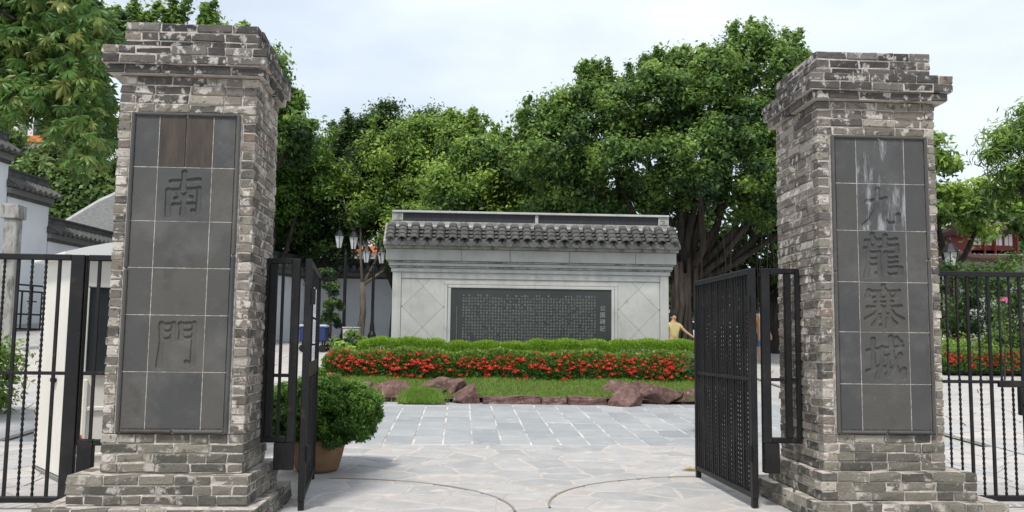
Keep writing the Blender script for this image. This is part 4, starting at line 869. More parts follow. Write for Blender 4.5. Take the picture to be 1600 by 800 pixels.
# red flower hedge
blm = []
for k in range(5):
    g = np.random.default_rng(300+k); n = 46; d = g.normal(size=(n, 3)); d[:, 2] = np.abs(d[:, 2])*.8; d[:, 1] -= .3; d /= np.linalg.norm(d, axis=1, keepdims=True); P = d*np.array([.062, .062, .05]); t = np.cross(d, g.normal(size=(n, 3))); t /= np.linalg.norm(t, axis=1, keepdims=True); bt = np.cross(d, t); L = .017
    V = np.empty((n, 4, 3)); V[:, 0] = P-t*L; V[:, 1] = P-bt*L*.7+d*.004; V[:, 2] = P+t*L; V[:, 3] = P+bt*L*.7+d*.004
    o = quads('blossom', V.reshape(-1, 3), Lred, None, g.random(n)); blm.append(o.data); bpy.data.objects.remove(o)
def flower_hedge(x0, x1, y0, y1, zb, zt, label, nleaf, nfl, seed, zf=None, slope=0):
    E = empty('flower_hedge', ((x0+x1)/2, y0, zb), label, 'hedge'); g = np.random.default_rng(seed); ox = (x0+x1)/2
    u = g.uniform(x0, x1, nleaf); top = zt+.03*np.sin(u*4+seed)+.02*np.sin(u*11); end = np.minimum(1, np.minimum(u-x0, x1-u)/.25)**.5; top = zb+(top-zb)*(.6+.4*end)
    face = g.random(nleaf) < .62; y = np.where(face, y0+g.random(nleaf)*.12+ .10*((1-end)), g.uniform(y0, y1, nleaf)); z = np.where(face, zb+(top-zb)*g.random(nleaf)**.8, top-g.random(nleaf)*.08-.10*np.clip((y0+.15-y)/.15, 0, 1))
    y = y+.07*np.clip((z-zb)/(top-zb), 0, 1)**4*1.5; y = y+slope*(u-x0)
    d = g.normal(size=(nleaf, 3))*.6+np.array([0, -.4, .6]); d /= np.linalg.norm(d, axis=1, keepdims=True); s_ = np.cross(d, g.normal(size=(nleaf, 3))); s_ /= np.linalg.norm(s_, axis=1, keepdims=True)
    P = np.stack([u-ox, y-y0, z-zb], -1); L = (.045+.04*g.random(nleaf))[:, None]; V = np.empty((nleaf, 4, 3)); V[:, 0] = P; V[:, 1] = P+d*L*.5+s_*L*.27; V[:, 2] = P+d*L; V[:, 3] = P+d*L*.5-s_*L*.27
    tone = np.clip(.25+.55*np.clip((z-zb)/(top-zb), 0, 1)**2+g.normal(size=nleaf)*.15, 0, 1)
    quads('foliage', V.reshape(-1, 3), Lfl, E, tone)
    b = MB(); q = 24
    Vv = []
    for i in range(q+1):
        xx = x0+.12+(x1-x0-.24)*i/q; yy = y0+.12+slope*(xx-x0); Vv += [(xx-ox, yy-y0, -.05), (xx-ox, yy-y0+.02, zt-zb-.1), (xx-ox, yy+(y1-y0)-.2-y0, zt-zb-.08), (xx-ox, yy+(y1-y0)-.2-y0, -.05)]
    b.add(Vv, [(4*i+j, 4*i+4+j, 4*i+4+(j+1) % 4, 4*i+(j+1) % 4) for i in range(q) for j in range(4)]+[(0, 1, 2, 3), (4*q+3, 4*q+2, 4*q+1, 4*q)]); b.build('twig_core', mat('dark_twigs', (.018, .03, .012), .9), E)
    for k in range(nfl):
        r = g.random(); xx = g.uniform(x0+.1, x1-.1); t = np.clip(g.normal(.60, .25), .08, .98); s_ = g.uniform(.38, .85)
        if math.sin(xx*2.3+seed)+math.sin(xx*5.1) < -1.2 and g.random() < .5: continue
        o = link('blossom', blm[int(g.integers(5))], None, E, (xx-ox, -.01+.10*t**4+slope*(xx-x0)+(g.random()*.25 if t > .85 else 0), (zt-zb)*t), g.random()*6.28*0, (s_, s_, s_))
    n = int((x1-x0)*24); CC = [(g.uniform(x0+.1, x1-.1)-ox, 0, 0, .045, .03, .035, .5) for _ in range(n)]
    CC = [(c[0], -.01+.05*t_**4+slope*(c[0]+ox-x0), (zt-zb)*t_, *c[3:]) for c in CC for t_ in (float(np.clip(g.normal(.6, .25), .08, .97)),)]
    Vf, tf = leafcloud(CC, 22, .026, seed+9, .7, fuzz=False); quads('small_blossoms', Vf, Lred, E, tf)['kind'] = 'stuff'
    return E
flower_hedge(-2.42, 4.35, 15.95, 16.6, .60, 1.10, 'long hedge full of red flower clusters in front of the screen wall', 60000, 298, 401)
# flower bed and hedge beyond the right gate
flower_hedge(11.0, 19.5, 20.0, 20.9, .75, 1.22, 'red flower hedge seen through the far right gate panel', 34000, 160, 402)
E = empty('clipped_hedge', (14.5, 22.3, gz(14, 22)), 'green clipped hedge behind the red flowers beyond the far right gate panel', 'hedge')
cl = [(random.uniform(-3.5, 5), random.uniform(-.8, .8), random.uniform(.25, .55), .35, .35, .25, random.gauss(.5, .15)) for _ in range(160)]; V, tn = leafcloud(cl, 200, .09, 410); quads('foliage', V, Lmid, E, tn)
E = empty('clipped_hedge', (-7.0, 12.6, gz(-7, 12.6)), 'rounded green hedge at the far left edge seen through the gate bars', 'hedge')
cl = [(random.uniform(-2.0, .85), random.uniform(-.5, .5), random.uniform(.1, .95), .25, .25, .2, random.gauss(.5, .15)) for _ in range(150)]; V, tn = leafcloud(cl, 200, .08, 411); quads('foliage', V, Lmid, E, tn)
E = empty('hibiscus_flower_stem', (12.0, 19.3, gz(12, 19.3)), 'single pink flower on a leafy stem beyond the far right gate panel', 'flower')
MB().tube([(0, 0, 0), (.05, 0, .9), (0, 0, 1.75)], [.02, .014, .008], 5).build('stem', Mbark, E)
V, tn = leafcloud([(0, .1, 1.0+.25*k, .2, .2, .2, .4) for k in range(4)], 60, .1, 5); quads('foliage', V, Lbanyan, E, tn)
Lpink = leafmat('petal_pink', (.55, .05, .22), (.7, .10, .3), (.8, .2, .4), .3)
o = link('blossom', blm[0].copy(), None, E, (0, -.12, 1.75), 0, (1.5, 1.5, 1.5)); o.data.materials.clear(); o.data.materials.append(Lpink)

# ================================================================ POTTED SHRUB
E = empty('potted_shrub', (-1.37, 8.93, gz(0, 8.93)), 'round bushy green shrub in a brown clay pot behind the left gate leaf', 'potted plant')
p = MB(); p.lathe([(.19, 0), (.21, .03), (.24, .14), (.262, .24), (.265, .27), (.285, .275), (.285, .31), (.265, .315), (.25, .30), (.24, .26)], n=32); p.build('pot', Mterra, E, smooth=True)
MB().lathe([(.24, .255), (.24, .275)], n=24).build('soil', Msoil, E)
b = MB()
for q in range(7): a = q*.9; b.tube([(0, 0, .3), (.08*math.cos(a), .08*math.sin(a), .5), (.32*math.cos(a), .32*math.sin(a), .8)], [.03, .02, .008], 6)
b.build('stem', Mbark, E)
g = random.Random(21); cl = []
for k in range(430):
    d = Vector((g.gauss(0, 1), g.gauss(0, 1), g.gauss(0, 1))).normalized()
    if d.z < -.72 and g.random() < .6: continue
    s_ = g.uniform(.78, 1.04); rx = .56*(1+.06*math.sin(d.x*7+d.z*5)); zz = .55+max(d.z, -.72)*.34*s_; r = g.uniform(.05, .085)
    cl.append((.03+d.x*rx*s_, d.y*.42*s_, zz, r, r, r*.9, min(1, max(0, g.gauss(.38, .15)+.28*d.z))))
for k in range(12): cl.append((-.02+g.uniform(-.06, .06), g.uniform(-.1, .1), (.84+.012*k), .05-.003*k, .05-.003*k, .06, .6))
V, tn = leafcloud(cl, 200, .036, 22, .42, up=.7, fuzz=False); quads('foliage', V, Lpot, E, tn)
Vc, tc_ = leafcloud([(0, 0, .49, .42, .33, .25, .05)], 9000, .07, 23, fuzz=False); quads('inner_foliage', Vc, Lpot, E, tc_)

# ================================================================ GUARD BOOTH
E = empty('guard_booth', (-3.42, 8.1, 0), 'cream coloured guard booth behind the left gate with white curved roof', 'booth')
def boothbox():
    # footprint: corner nearest at (-3.42, 8.25); long front runs right and slightly away, left flank runs back
    A = Vector((0, 0)); r_ = Vector((.8, .6)); f_ = Vector((-.6, .8))
    def P(u, v, z): q = A+r_*u+f_*v; return (q.x, q.y, z)
    def slab(nm, m_, u0, u1, v0, v1, z0, z1, bevel=.008):
        b = MB(); b.add([P(u0, v0, z0), P(u1, v0, z0), P(u1, v1, z0), P(u0, v1, z0), P(u0, v0, z1), P(u1, v0, z1), P(u1, v1, z1), P(u0, v1, z1)], [(0, 3, 2, 1), (4, 5, 6, 7), (0, 1, 5, 4), (1, 2, 6, 5), (2, 3, 7, 6), (3, 0, 4, 7)]); return b.build(nm, m_, E, bevel=bevel)
    slab('corner_post', Mboothroof, 0, .09, 0, .09, .05, 2.0); slab('wall', Mbooth, .093, 1.5, .03, .09, .05, .95); slab('wall', Mbooth, .01, .07, .093, 1.04, .05, 2.0); slab('wall', Mbooth, .093, 1.5, .03, .09, 1.72, 2.0)
    slab('wall', Mbooth, .093, .15, .03, .09, .953, 1.717); slab('back_wall', Mbooth, 0, 1.5, 1.043, 1.1, .05, 2.0); slab('wall', Mbooth, 1.44, 1.5, .093, 1.04, .05, 2.0)
    slab('base', mat('booth_base', (.2, .2, .19), .7), -.0, 1.5, -.0, 1.1, .0, .045)
    slab('window_pane', Mglass, .153, 1.43, .055, .065, .955, 1.715); slab('window_sill', Mbooth, .18, 1.48, -.01, .028, .93, .96); slab('window_mullion', Mbooth, .62, .66, .04, .054, .955, 1.715)
    slab('door_rib', Mbooth, .10, 1.48, .008, .028, .62, .66); slab('door_rib', Mbooth, .10, 1.48, .008, .028, .22, .25); slab('door_frame', Mbooth, .13, .17, .002, .028, .05, .9)
    slab('counter', Mgrey, .153, 1.43, .2, .4, .95, 1.16)
    b = MB(); n = 10; V = []
    for (v, du) in ((-.06, 0), (1.16, 0)):
        for i in range(n+1): t = i/n; u = -.10+1.72*t; z = 2.01+.16*math.sin(math.pi*min(1, t*2.2+.02)*.5); V.append(P(u, v, z+.0))
        for i in range(n+1): t = i/n; V.append(P(-.10+1.72*t, v, 1.985))
    m_ = 2*(n+1)
    fs = [(i, i+1, m_+i+1, m_+i) for i in range(n)]+[(n+1+i+1, n+1+i, m_+n+1+i, m_+n+1+i+1) for i in range(n)]+[(i+1, i, n+1+i, n+2+i) for i in range(n)]+[(m_+i, m_+i+1, m_+n+2+i, m_+n+1+i) for i in range(n)]+[(0, m_, m_+n+1, n+1), (n, n+1+n, m_+n+1+n, m_+n)]
    b.add(V, fs); b.build('roof', Mboothroof, E)
    slab('door_handle', mat('handle_red', (.5, .05, .04), .5), .12, .135, -.02, -.0, .25, .42)
    slab('latch', Miron, -.03, .008, .40, .5, .86, .90)
boothbox()

# ================================================================ WHITE WALLS WITH DARK COPING
def wall(name, label, a, c, z0, ztop, th=.35, cop=.75, seg=None):
    """plastered wall from a to c with moulded cornice, tile row and dark ridge; ztop = top of ridge"""
    L = math.hypot(c[0]-a[0], c[1]-a[1]); E = empty(name, (a[0], a[1], z0), label, 'wall', rz=math.atan2(c[1]-a[1], c[0]-a[0])); H = ztop-z0; k = cop
    MB().box(0, L, -th/2, th/2, -.6, H-k+.02).build('plaster', Mwhitewall, E)
    MB().box(-.03, L+.03, -th/2-.05, th/2+.05, H-k+.02, H-k+.10).build('moulding', Mcoping, E); MB().box(-.06, L+.06, -th/2-.10, th/2+.10, H-k+.103, H-k*.68).build('moulding', mat('grey_render', (.20, .20, .20), .8), E)
    b = MB(); ys_ = th/2+.30; zt = H-k*.66
    b.add([(-.1, -ys_, zt), (L+.1, -ys_, zt), (L+.1, ys_, zt), (-.1, ys_, zt), (-.1, -.12, zt+k*.28), (L+.1, -.12, zt+k*.28), (L+.1, .12, zt+k*.28), (-.1, .12, zt+k*.28)], [(0, 3, 2, 1), (4, 5, 6, 7), (0, 1, 5, 4), (1, 2, 6, 5), (2, 3, 7, 6), (3, 0, 4, 7)]); b.build('tile_bed', Mcoping, E)
    t = MB(); x = 0
    while x < L:
        for s_ in (-1, 1): t.tube([(x, s_*(ys_+.05), zt-.0), (x, s_*.12, zt+k*.28+.02)], .075, 7)
        x += .24
    t.build('tile_row', Mtile, E)['kind'] = 'stuff'
    MB().box(-.02, L+.02, -.13, .13, zt+k*.26, H-.05).build('ridge', Mcoping, E); MB().box(-.05, L+.05, -.16, .16, H-.048, H).build('ridge_cap', Mtile, E)
    return E
def wl(px_ratio, a=13.84): Y = a/(px_ratio+.114); return (-13.84+.114*Y, Y)
# wall line: X=-13.84+.114Y
def WX(Y): return -13.84+.114*Y
wall('stepped_wall', 'white plaster wall, nearest and tallest step, at the far left edge', (WX(16)-.1, 16), (WX(22.3), 22.3), .6, 6.26, cop=.80)
wall('stepped_wall', 'white plaster wall, middle step, with dark tiled coping', (WX(22.36), 22.36), (WX(24.1), 24.1), .8, 5.42, cop=.74)
wall('stepped_wall', 'white plaster wall, lowest step, ending behind the left brick pillar', (WX(24.16), 24.16), (WX(32.5), 32.5), 1.0, 4.48, cop=.70)
wall('courtyard_wall', 'pale wall receding between left gate frame and the wall corner', (-7.1, 25), (-4.55, 31), 1.0, 4.0, cop=.75)
wall('courtyard_wall', 'pale wall with dark tiled coping behind the lamp posts', (-4.45, 31.2), (3.2, 31.6), 1.2, 4.12, cop=.72)
# pale stone column before the left wall
E = empty('stone_column', (-9.12, 18.6, .75), 'weathered stone column with a square cap in front of the far left wall', 'column')
MB().box(-.13, .13, -.13, .13, -.3, 2.9).build('shaft', Mmural_g, E, bevel=.02); MB().box(-.18, .18, -.18, .18, 2.903, 3.2).build('capital', Mmural_g, E, bevel=.02)
# lattice railing
E = empty('lattice_railing', (-11.0, 20.6, 1.45), 'dark lattice railing in front of the far left wall', 'railing', rz=R(70))
for z in (0, .35, .9, 1.05): MB().box(0, 4.5, -.02, .02, z, z+.04).build('rail', Miron, E)
for k in range(16): MB().box(k*.3, k*.3+.03, -.015, .015, .04 if k % 2 else .04, 1.05 if k % 3 == 0 else .9).build('bar', Miron, E)
for k in range(8): MB().box(k*.56, k*.56+.28, -.012, .012, .55+(k % 2)*.12, .58+(k % 2)*.12).build('bar', Miron, E)
MB().box(-.1, 4.7, -.15, .15, -.9, -.01).build('plinth', nmat('brown_kerb', [(.3, (.08, .06, .05)), (.7, (.16, .12, .10))], scale=4), E)
# gable building beyond
E = empty('gable_building', (-13.0, 36, 1.4), 'grey brick gable with curved white ridge line beyond the stepped wall', 'building')
L_ = (13.0, -36, -1.4)
gp = [(-15.6, 3), (-12.0, 3), (-11.7, 4.85), (-12.05, 5.35), (-12.6, 5.9), (-13.2, 6.6), (-13.8, 6.95), (-14.3, 6.9), (-15.6, 6.2)]
gp = [(-15.9, 3.0), (-10.3, 3.0), (-10.3, 5.4), (-11.4, 6.0), (-12.5, 6.75), (-13.1, 7.05), (-13.6, 7.0), (-14.4, 6.6), (-15.9, 5.6)]
b = MB(); n = len(gp); b.add([(x, 36, z) for x, z in gp]+[(x, 36.4, z) for x, z in gp], [tuple(range(n)), tuple(range(2*n-1, n-1, -1))]+[(k, n+k, n+(k+1) % n, (k+1) % n) for k in range(n)])
b.build('gable_wall', nmat('gable_brick', [(.3, (.16, .16, .16)), (.7, (.30, .30, .295))], scale=6, sc3=(1, 1, 4), bump=.3), E, L_)
b = MB(); pt = gp[2:9]
for i in range(len(pt)-1): b.tube([(pt[i][0], 36.1, pt[i][1]+.06), (pt[i+1][0], 36.1, pt[i+1][1]+.06)], .13, 8)
b.build('ridge_line', Mmural, E, L_)
MB().box(-15.6, -10.3, 35.7, 35.95, 4.5, 5.1).build('eaves_beam', mat('dark_red_wood', (.05, .02, .02), .7), E, L_)
wall('end_wall_pier', 'small white wall pier with dark coping where the gable meets the left pillar', (-10.6, 35.2), (-9.6, 35.6), 3.6, 6.1, cop=.7)
# buildings far behind
def flats(x, y, w_, z0, z1, label, m1, seed, rows=4, cols=5, band=None):
    E = empty('apartment_block', (x, y, 0), label, 'building'); MB().box(0, w_, 0, 8, -1, z1).build('wall', m1, E)
    for j in range(rows):
        for i in range(cols):
            a = w_*(i+.2)/cols; z = z0+(z1-z0)*(j+.25)/rows; o = MB().box(a, a+w_*.6/cols, -.06, -.01, z, z+(z1-z0)*.5/rows).build('window', Mglass, E)
        if band: MB().box(0, w_, -.9, -.07, z0+(z1-z0)*j/rows, z0+(z1-z0)*(j+.18)/rows).build('balcony', band, E)
Mblk = nmat('block_white', [(.3, (.55, .54, .52)), (.7, (.68, .67, .65))], scale=.5); Morange = mat('orange_band', (.60, .17, .06), .7)
flats(-46, 85, 8, 10, 22.5, 'white and orange apartment block glimpsed above the far left trees', Mblk, 1, 4, 6, Morange)
flats(2, 85, 12, 9, 18, 'pale apartment block glimpsed through the banyan leaves', Mblk, 2, 4, 4, Morange)
flats(-16, 85, 10, 4, 12.5, 'pale building glimpsed above the wall left of the lamps', Mblk, 3, 3, 4, Morange)

# ================================================================ LAMPS
Mlampgl = mat('lamp_glass', (.6, .63, .63), .25, spec=.5)
def lantern(E, x, z, s_=1):
    q = MB(); q.lathe([(.07*s_, z), (.14*s_, z+.34*s_)], x, 0, 6); q.build('lamp_glass', Mlampgl, E)
    q = MB(); q.lathe([(.04*s_, z-.07*s_), (.08*s_, z-.003)], x, 0, 6); q.lathe([(.17*s_, z+.343*s_), (.15*s_, z+.38*s_), (.06*s_, z+.50*s_), (.02*s_, z+.53*s_), (.03*s_, z+.57*s_), (.005, z+.64*s_)], x, 0, 8)
    for k in range(6): a = k*math.pi/3; q.tube([(x+.075*s_*math.cos(a), .075*s_*math.sin(a), z), (x+.147*s_*math.cos(a), .147*s_*math.sin(a), z+.345*s_)], .01*s_, 4)
    q.build('lamp_cage', Miron, E)
def lamp(x, y, top, label, heads=2, rz=0, s_=1, z0=None):
    z0 = gz(x, y) if z0 is None else z0; H = top-z0; E = empty('street_lamp', (x, y, z0), label, 'street lamp', rz=rz)
    h = H-.68*s_
    p = MB(); p.lathe([(.17, -.1), (.17, .12), (.12, .16), (.13, .3), (.08, .42), (.065, .6), (.05, .7), (.045, h-.2), (.06, h-.18), (.04, h-.1), (.035, h-.03)], n=12); p.build('post', Miron, E, smooth=False)
    if heads == 2:
        for dx in (-.22, .24):
            MB().tube([(0, 0, h-.25), (dx*.6, 0, h-.28), (dx, 0, h-.18), (dx, 0, h-.06)], .018, 6).build('arm', Miron, E); lantern(E, dx, h, s_)
    else: lantern(E, 0, h, s_)
lamp(-3.36, 26, 4.62, 'taller black double lantern lamp post left of the screen wall', rz=R(35))
lamp(-2.65, 27, 4.30, 'farther black double lantern lamp post just right of the taller one', rz=R(20))
lamp(13.85, 24.6, 4.5, 'single lantern lamp post in front of the pagoda on the right', heads=1, s_=1.5)
# slim tree between the lamps
tree('slim_tree', 'slim forked tree trunk between the two lamp posts', (-3.13, 28, 1.24), (-3.08, 28, 3.1), [(-3.9, 28.3, 6.3, .7, .6, .5), (-2.1, 28.3, 5.5, .8, .6, .5), (-1.8, 28.2, 4.7, .5, .5, .3), (-3.0, 28.3, 6.3, .8, .6, .5)], .11, Lmid, bark=Mbark_p, dens=7, per=150, size=.14, seed=150)
# cart, box, post
E = empty('luggage_cart', (-3.95, 24.5, gz(-3.95, 24.5)), 'blue cart with a pale cover parked by the wall', 'cart')
Mblue = mat('cart_blue', (.02, .035, .12), .6)
MB().box(-.35, .35, -.25, .25, .28, .66).build('tub', Mblue, E, bevel=.03); MB().box(-.38, .38, -.28, .28, .663, .73).build('cover', mat('cart_cover', (.4, .45, .6), .7), E, bevel=.03)
for sx in (-.26, .26):
    for sy in (-.2, .2):
        w1 = MB(); w1.tube([(sx, sy-.025, .10), (sx, sy+.025, .10)], .10, 14); w1.build('wheel', Miron, E); MB().box(sx-.02, sx+.02, sy-.012, sy+.012, .12, .28).build('leg', Miron, E)
MB().tube([(-.36, -.2, .6), (-.55, -.2, .95), (-.55, .2, .95), (-.36, .2, .6)], .015, 6).build('handle', Miron, E)
E = empty('white_box_planter', (-3.0, 25.0, gz(-3, 25)), 'pale grey tapered box standing beside the lamp base', 'box')
b = MB(); b.add([(-.2, -.2, 0), (.2, -.2, 0), (.2, .2, 0), (-.2, .2, 0), (-.24, -.2, .62), (.21, -.2, .60), (.21, .2, .60), (-.24, .2, .62)], [(0, 3, 2, 1), (4, 5, 6, 7), (0, 1, 5, 4), (1, 2, 6, 5), (2, 3, 7, 6), (3, 0, 4, 7)]); b.build('body', Mmural, E, bevel=.02); MB().box(-.25, .22, -.22, .22, .615, .65).build('rim', Mmural, E, bevel=.01)
E = empty('white_post', (4.03, 14.35, gz(4, 14.35)), 'short white post at the right end of the bed beside the gate leaf', 'post')
MB().box(-.10, .10, -.05, .05, -.02, .74).build('body', mat('white_paint', (.75, .76, .78), .5), E, bevel=.01); MB().box(-.115, .115, -.06, .06, .742, .78).build('cap', mat('white_paint', (.75, .76, .78), .5), E, bevel=.006)
E = empty('fallen_leaf', (2.32, 8.98, gz(2, 9)+.004), 'single dry brown leaf on the paving at the end of the right gate leaf', 'leaf')
b = MB(); b.add([(-.11, 0, 0), (-.02, .03, .025), (.09, .02, .015), (.12, 0, .03), (.08, -.03, .008), (-.03, -.035, .02), (0, 0, .004)], [(0, 6, 1), (1, 6, 2), (2, 6, 3), (3, 6, 4), (4, 6, 5), (5, 6, 0)]); b.build('blade', mat('dry_leaf', (.42, .25, .10), .7), E)

# ================================================================ PAGODA (far right)
def pagoda():
    X0, Y0 = 24.3, 40; z0 = gz(24, 40); E = empty('pagoda', (X0, Y0, z0), 'red walled pagoda with upturned grey tiled roof at the far right', 'pagoda'); E.location.z = 3.0; E.location.x = 24.0; E.scale = (.65, .65, .65); z0 = 0
    Mred = mat('red_lacquer', (.20, .03, .025), .5); b0 = 1.44
    def roof(w_, d_, z, h, lift, nm):
        b = MB(); n = 24; V = []; rows = 7
        for r in range(rows+1):
            t = r/rows; ww = w_*(1-.62*t); dd = d_*(1-.9*t); zz = z+h*t**1.35
            for k in range(4*n):
                s_ = k//n; u = (k % n)/n; c = [(-1, -1), (1, -1), (1, 1), (-1, 1), (-1, -1)]; x = c[s_][0]+(c[s_+1][0]-c[s_][0])*u; y = c[s_][1]+(c[s_+1][1]-c[s_][1])*u
                e = (abs(x)*abs(y))**5*lift*(1-t)**1.5; ff = 1+.07*(abs(x*y))**5*(1-t); V.append((x*ww*ff, y*dd*ff, zz+e))
        m_ = 4*n; b.add(V, [(r*m_+k, r*m_+(k+1) % m_, (r+1)*m_+(k+1) % m_, (r+1)*m_+k) for r in range(rows) for k in range(m_)]+[tuple(range(rows*m_, rows*m_+m_))])
        ob = b.build(nm, Mtile, E, smooth=True)
        b2 = MB(); V2 = [(x, y, zz-.0) for x, y, zz in V[:m_]]+[(x, y, zz-.22) for x, y, zz in V[:m_]]+[(x*.86, y*.86, zz-.4) for x, y, zz in V[:m_]]
        b2.add(V2, [(k, m_+k, m_+(k+1) % m_, (k+1) % m_) for k in range(m_)]+[(m_+k, 2*m_+k, 2*m_+(k+1) % m_, m_+(k+1) % m_) for k in range(m_)]+[tuple(range(2*m_, 3*m_))]); b2.build('eave_edge', mat('eave_wood', (.09, .045, .04), .7), E)
        rb = MB()
        for k in range(m_):
            if k % 2 == 0:
                a = V[k]; c_ = V[4*m_+k]; rb.tube([a, V[2*m_+k], c_], .05, 5)
        rb.build('tile_row', Mmural_g, E)['kind'] = 'stuff'
        return ob
    MB().box(-2.0, 2.0, -1.7, 1.7, -3.0, 3.7).build('lower_wall', Mmural_g, E)
    roof(3.0, 2.6, 3.75, .45, .25, 'lower_roof')
    MB().box(-1.75, 1.75, -1.4, 1.4, 4.2, 5.75).build('upper_wall', Mred, E)
    for k in range(4): x = -1.4+k*.75; MB().box(x, x+.55, -1.45, -1.405, 4.55, 5.35).build('window', Mblk if k != 2 else Mwhitewall, E); MB().box(x+.26, x+.29, -1.47, -1.452, 4.55, 5.35).build('mullion', Mred, E)
    for x in (-1.75, -.7, .05, 1.65): MB().lathe([(.08, 3.9), (.08, 5.75)], x, -1.6, 10).build('column', Mred, E)
    roof(3.1, 2.6, 5.7, 1.3, .95, 'upper_roof')
    MB().box(-1.2, 1.2, -.15, .15, 6.98, 7.3).build('ridge', Mmural_g, E)
pagoda()

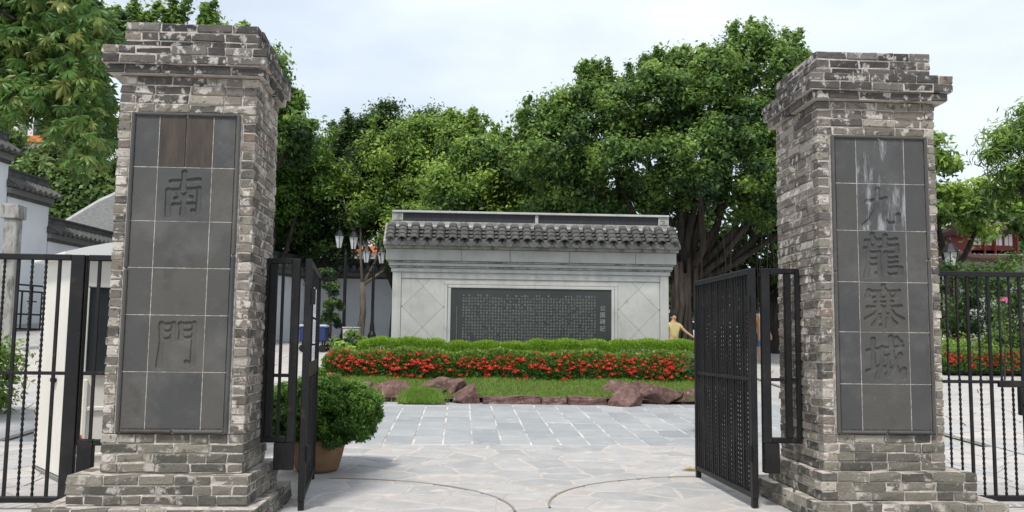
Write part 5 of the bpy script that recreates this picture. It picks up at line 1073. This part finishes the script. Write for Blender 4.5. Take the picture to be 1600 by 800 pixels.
# ================================================================ PEOPLE
Mskin = mat('skin', (.50, .30, .21), .6); Mhair = mat('hair', (.012, .010, .009), .5)
def skinmesh(nodes, edges, rad, sub=2):
    me = bpy.data.meshes.new('s'); me.from_pydata(nodes, edges, []); o = bpy.data.objects.new('s', me); COL.objects.link(o)
    sk = o.modifiers.new('k', 'SKIN'); su = o.modifiers.new('u', 'SUBSURF'); su.levels = sub
    for i, v in enumerate(me.skin_vertices[0].data): v.radius = rad[i] if hasattr(rad[i], '__len__') else (rad[i], rad[i]); v.use_root = (i == 0)
    dg = bpy.context.evaluated_depsgraph_get(); m2 = bpy.data.meshes.new_from_object(o.evaluated_get(dg)); bpy.data.objects.remove(o)
    m2.polygons.foreach_set('use_smooth', [True]*len(m2.polygons)); return m2
def person(x, y, H, label, shirt, legs_, rz=0, armR=None, armL=None, z0=None):
    z0 = gz(x, y) if z0 is None else z0; E = empty('person', (x, y, z0), label, 'person', rz=rz); s_ = H/1.7
    n = {'pel': (0, 0, .95), 'wai': (0, 0, 1.08), 'che': (0, 0, 1.28), 'nb': (0, 0, 1.42), 'nk': (0, -.01, 1.50), 'hd': (0, -.02, 1.60), 'ht': (0, -.02, 1.66)}
    aR = armR or [(.19, 0, 1.38), (.24, .02, 1.12), (.26, -.08, .88), (.26, -.10, .80)]; aL = armL or [(-.19, 0, 1.38), (-.24, .02, 1.12), (-.26, -.08, .88), (-.26, -.10, .80)]
    V = [n[k] for k in ('pel', 'wai', 'che', 'nb', 'nk', 'hd', 'ht')]; Rr = [(.15, .10), (.13, .09), (.16, .10), (.10, .07), (.052, .052), (.078, .092), (.06, .075)]; Ed = [(i, i+1) for i in range(6)]
    for A in (aR, aL):
        b0 = len(V); V += A; Rr += [.055, .042, .03, .026]; Ed += [(3, b0), (b0, b0+1), (b0+1, b0+2), (b0+2, b0+3)]
        h = Vector(A[3]); d = (h-Vector(A[2])).normalized(); sd = d.cross(Vector((0, 0, 1)) if abs(d.z) < .8 else Vector((0, 1, 0))).normalized()
        for q, ln in zip((-.03, -.01, .01, .03), (.065, .08, .075, .055)):
            c = len(V); V += [tuple(h+sd*q+d*.035), tuple(h+sd*q*1.2+d*(.035+ln)+Vector((0, 0, -.015)))]; Rr += [.010, .007]; Ed += [(b0+3, c), (c, c+1)]
        c = len(V); V += [tuple(h+sd*.035), tuple(h+sd*.06+d*.035)]; Rr += [.011, .008]; Ed += [(b0+3, c), (c, c+1)]
    for k, sg in enumerate((1, -1)):
        b0 = len(V); V += [(sg*.09, 0, .86), (sg*.10, -.03*sg, .48), (sg*.10, .05*sg, .10), (sg*.10, .03*sg-.02, .045), (sg*.11, -.14+.03*sg, .03)]; Rr += [.085, .055, .038, .04, .03]; Ed += [(0, b0)]+[(b0+i, b0+i+1) for i in range(4)]
    V = [tuple(Vector(v)*s_) for v in V]; Rr = [(r[0]*s_, r[1]*s_) if hasattr(r, '__len__') else r*s_ for r in Rr]
    link('body', skinmesh(V, Ed, Rr), Mskin, E)
    # shirt with short sleeves
    def pt(v): return tuple(Vector(v)*s_)
    Sv = [pt((0, 0, .93)), pt((0, 0, 1.08)), pt((0, 0, 1.28)), pt((0, 0, 1.43))]; Sr = [(.165*s_, .125*s_), (.155*s_, .115*s_), (.18*s_, .125*s_), (.085*s_, .08*s_)]; Se = [(0, 1), (1, 2), (2, 3)]
    for A in (aR, aL): b0 = len(Sv); Sv += [pt(A[0]), pt(Vector(A[0]).lerp(Vector(A[1]), .6))]; Sr += [.075*s_, .06*s_]; Se += [(2, b0), (b0, b0+1)]
    link('shirt', skinmesh(Sv, Se, Sr), shirt, E)
    Tv = [pt((0, 0, .97)), pt((0, 0, .88))]; Tr = [(.16*s_, .115*s_), (.15*s_, .115*s_)]; Te = [(0, 1)]
    for sg in (1, -1): b0 = len(Tv); Tv += [pt((sg*.09, 0, .80)), pt((sg*.10, -.03*sg, .46))]; Tr += [.095*s_, .075*s_]; Te += [(1, b0), (b0, b0+1)]
    link('shorts', skinmesh(Tv, Te, Tr), legs_, E)
    hb = bmesh.new(); bmesh.ops.create_icosphere(hb, subdivisions=3, radius=1)
    for v in hb.verts:
        if v.co.z < -.15 and v.co.y < .3: v.co.z = -.15+(v.co.z+.15)*.1
        if v.co.y < -.55 and v.co.z < .35: v.co.y = -.55
    bmesh.ops.scale(hb, vec=(.088*s_, .105*s_, .105*s_), verts=hb.verts); bmesh.ops.translate(hb, vec=(0, .012*s_, 1.635*s_), verts=hb.verts); hm = bpy.data.meshes.new('hair'); hb.to_mesh(hm); hb.free(); link('hair', hm, Mhair, E)
    f = MB()
    for sg in (-1, 1): f.tube([pt((sg*.032-.008, -.112, 1.605)), pt((sg*.032+.008, -.112, 1.605))], .008*s_, 6)
    f.build('eyes', Mhair, E); MB().tube([pt((0, -.105, 1.60)), pt((0, -.128, 1.57))], [.008*s_, .013*s_], 6).build('nose', Mskin, E); MB().tube([pt((-.022, -.106, 1.535)), pt((.022, -.106, 1.535))], .006*s_, 6).build('mouth', mat('lips', (.4, .15, .13), .6), E)
    for sg in (-1, 1): MB().tube([pt((sg*.085, -.01, 1.575)), pt((sg*.09, 0, 1.615))], [.010*s_, .016*s_], 6).build('ear', Mskin, E)
    return E
person(4.97, 20.8, 1.30, 'person in a pale yellow top reaching out an arm, right of the screen wall', mat('yellow_top', (.50, .42, .18), .8), mat('brown_shorts', (.12, .09, .07), .8), rz=R(15),
       armR=[(.19, 0, 1.36), (.36, -.05, 1.18), (.58, -.12, 1.02), (.66, -.14, .98)])
person(7.35, 22.5, 1.45, 'person in an orange and yellow top seen through the bars of the right gate leaf', mat('orange_top', (.75, .30, .03), .8), mat('grey_shorts', (.2, .2, .22), .8), rz=R(-20))
person(7.68, 22.6, 1.50, 'person in white top and blue shorts in the gap beside the right leaf', mat('white_top', (.7, .7, .7), .8), mat('blue_shorts', (.08, .16, .35), .8), rz=R(30))
E = empty('garden_spotlight', (5.75, 20.6, gz(5.7, 20.6)), 'small pale garden fitting on a thin stake beside the banyan trunk', 'garden light'); MB().tube([(0, 0, -.05), (0, 0, 1.05)], .02, 6).build('stake', Miron, E); MB().box(-.07, .07, -.04, .04, 1.05, 1.16).build('head', mat('white_paint', (.75, .76, .78), .5), E, bevel=.01)
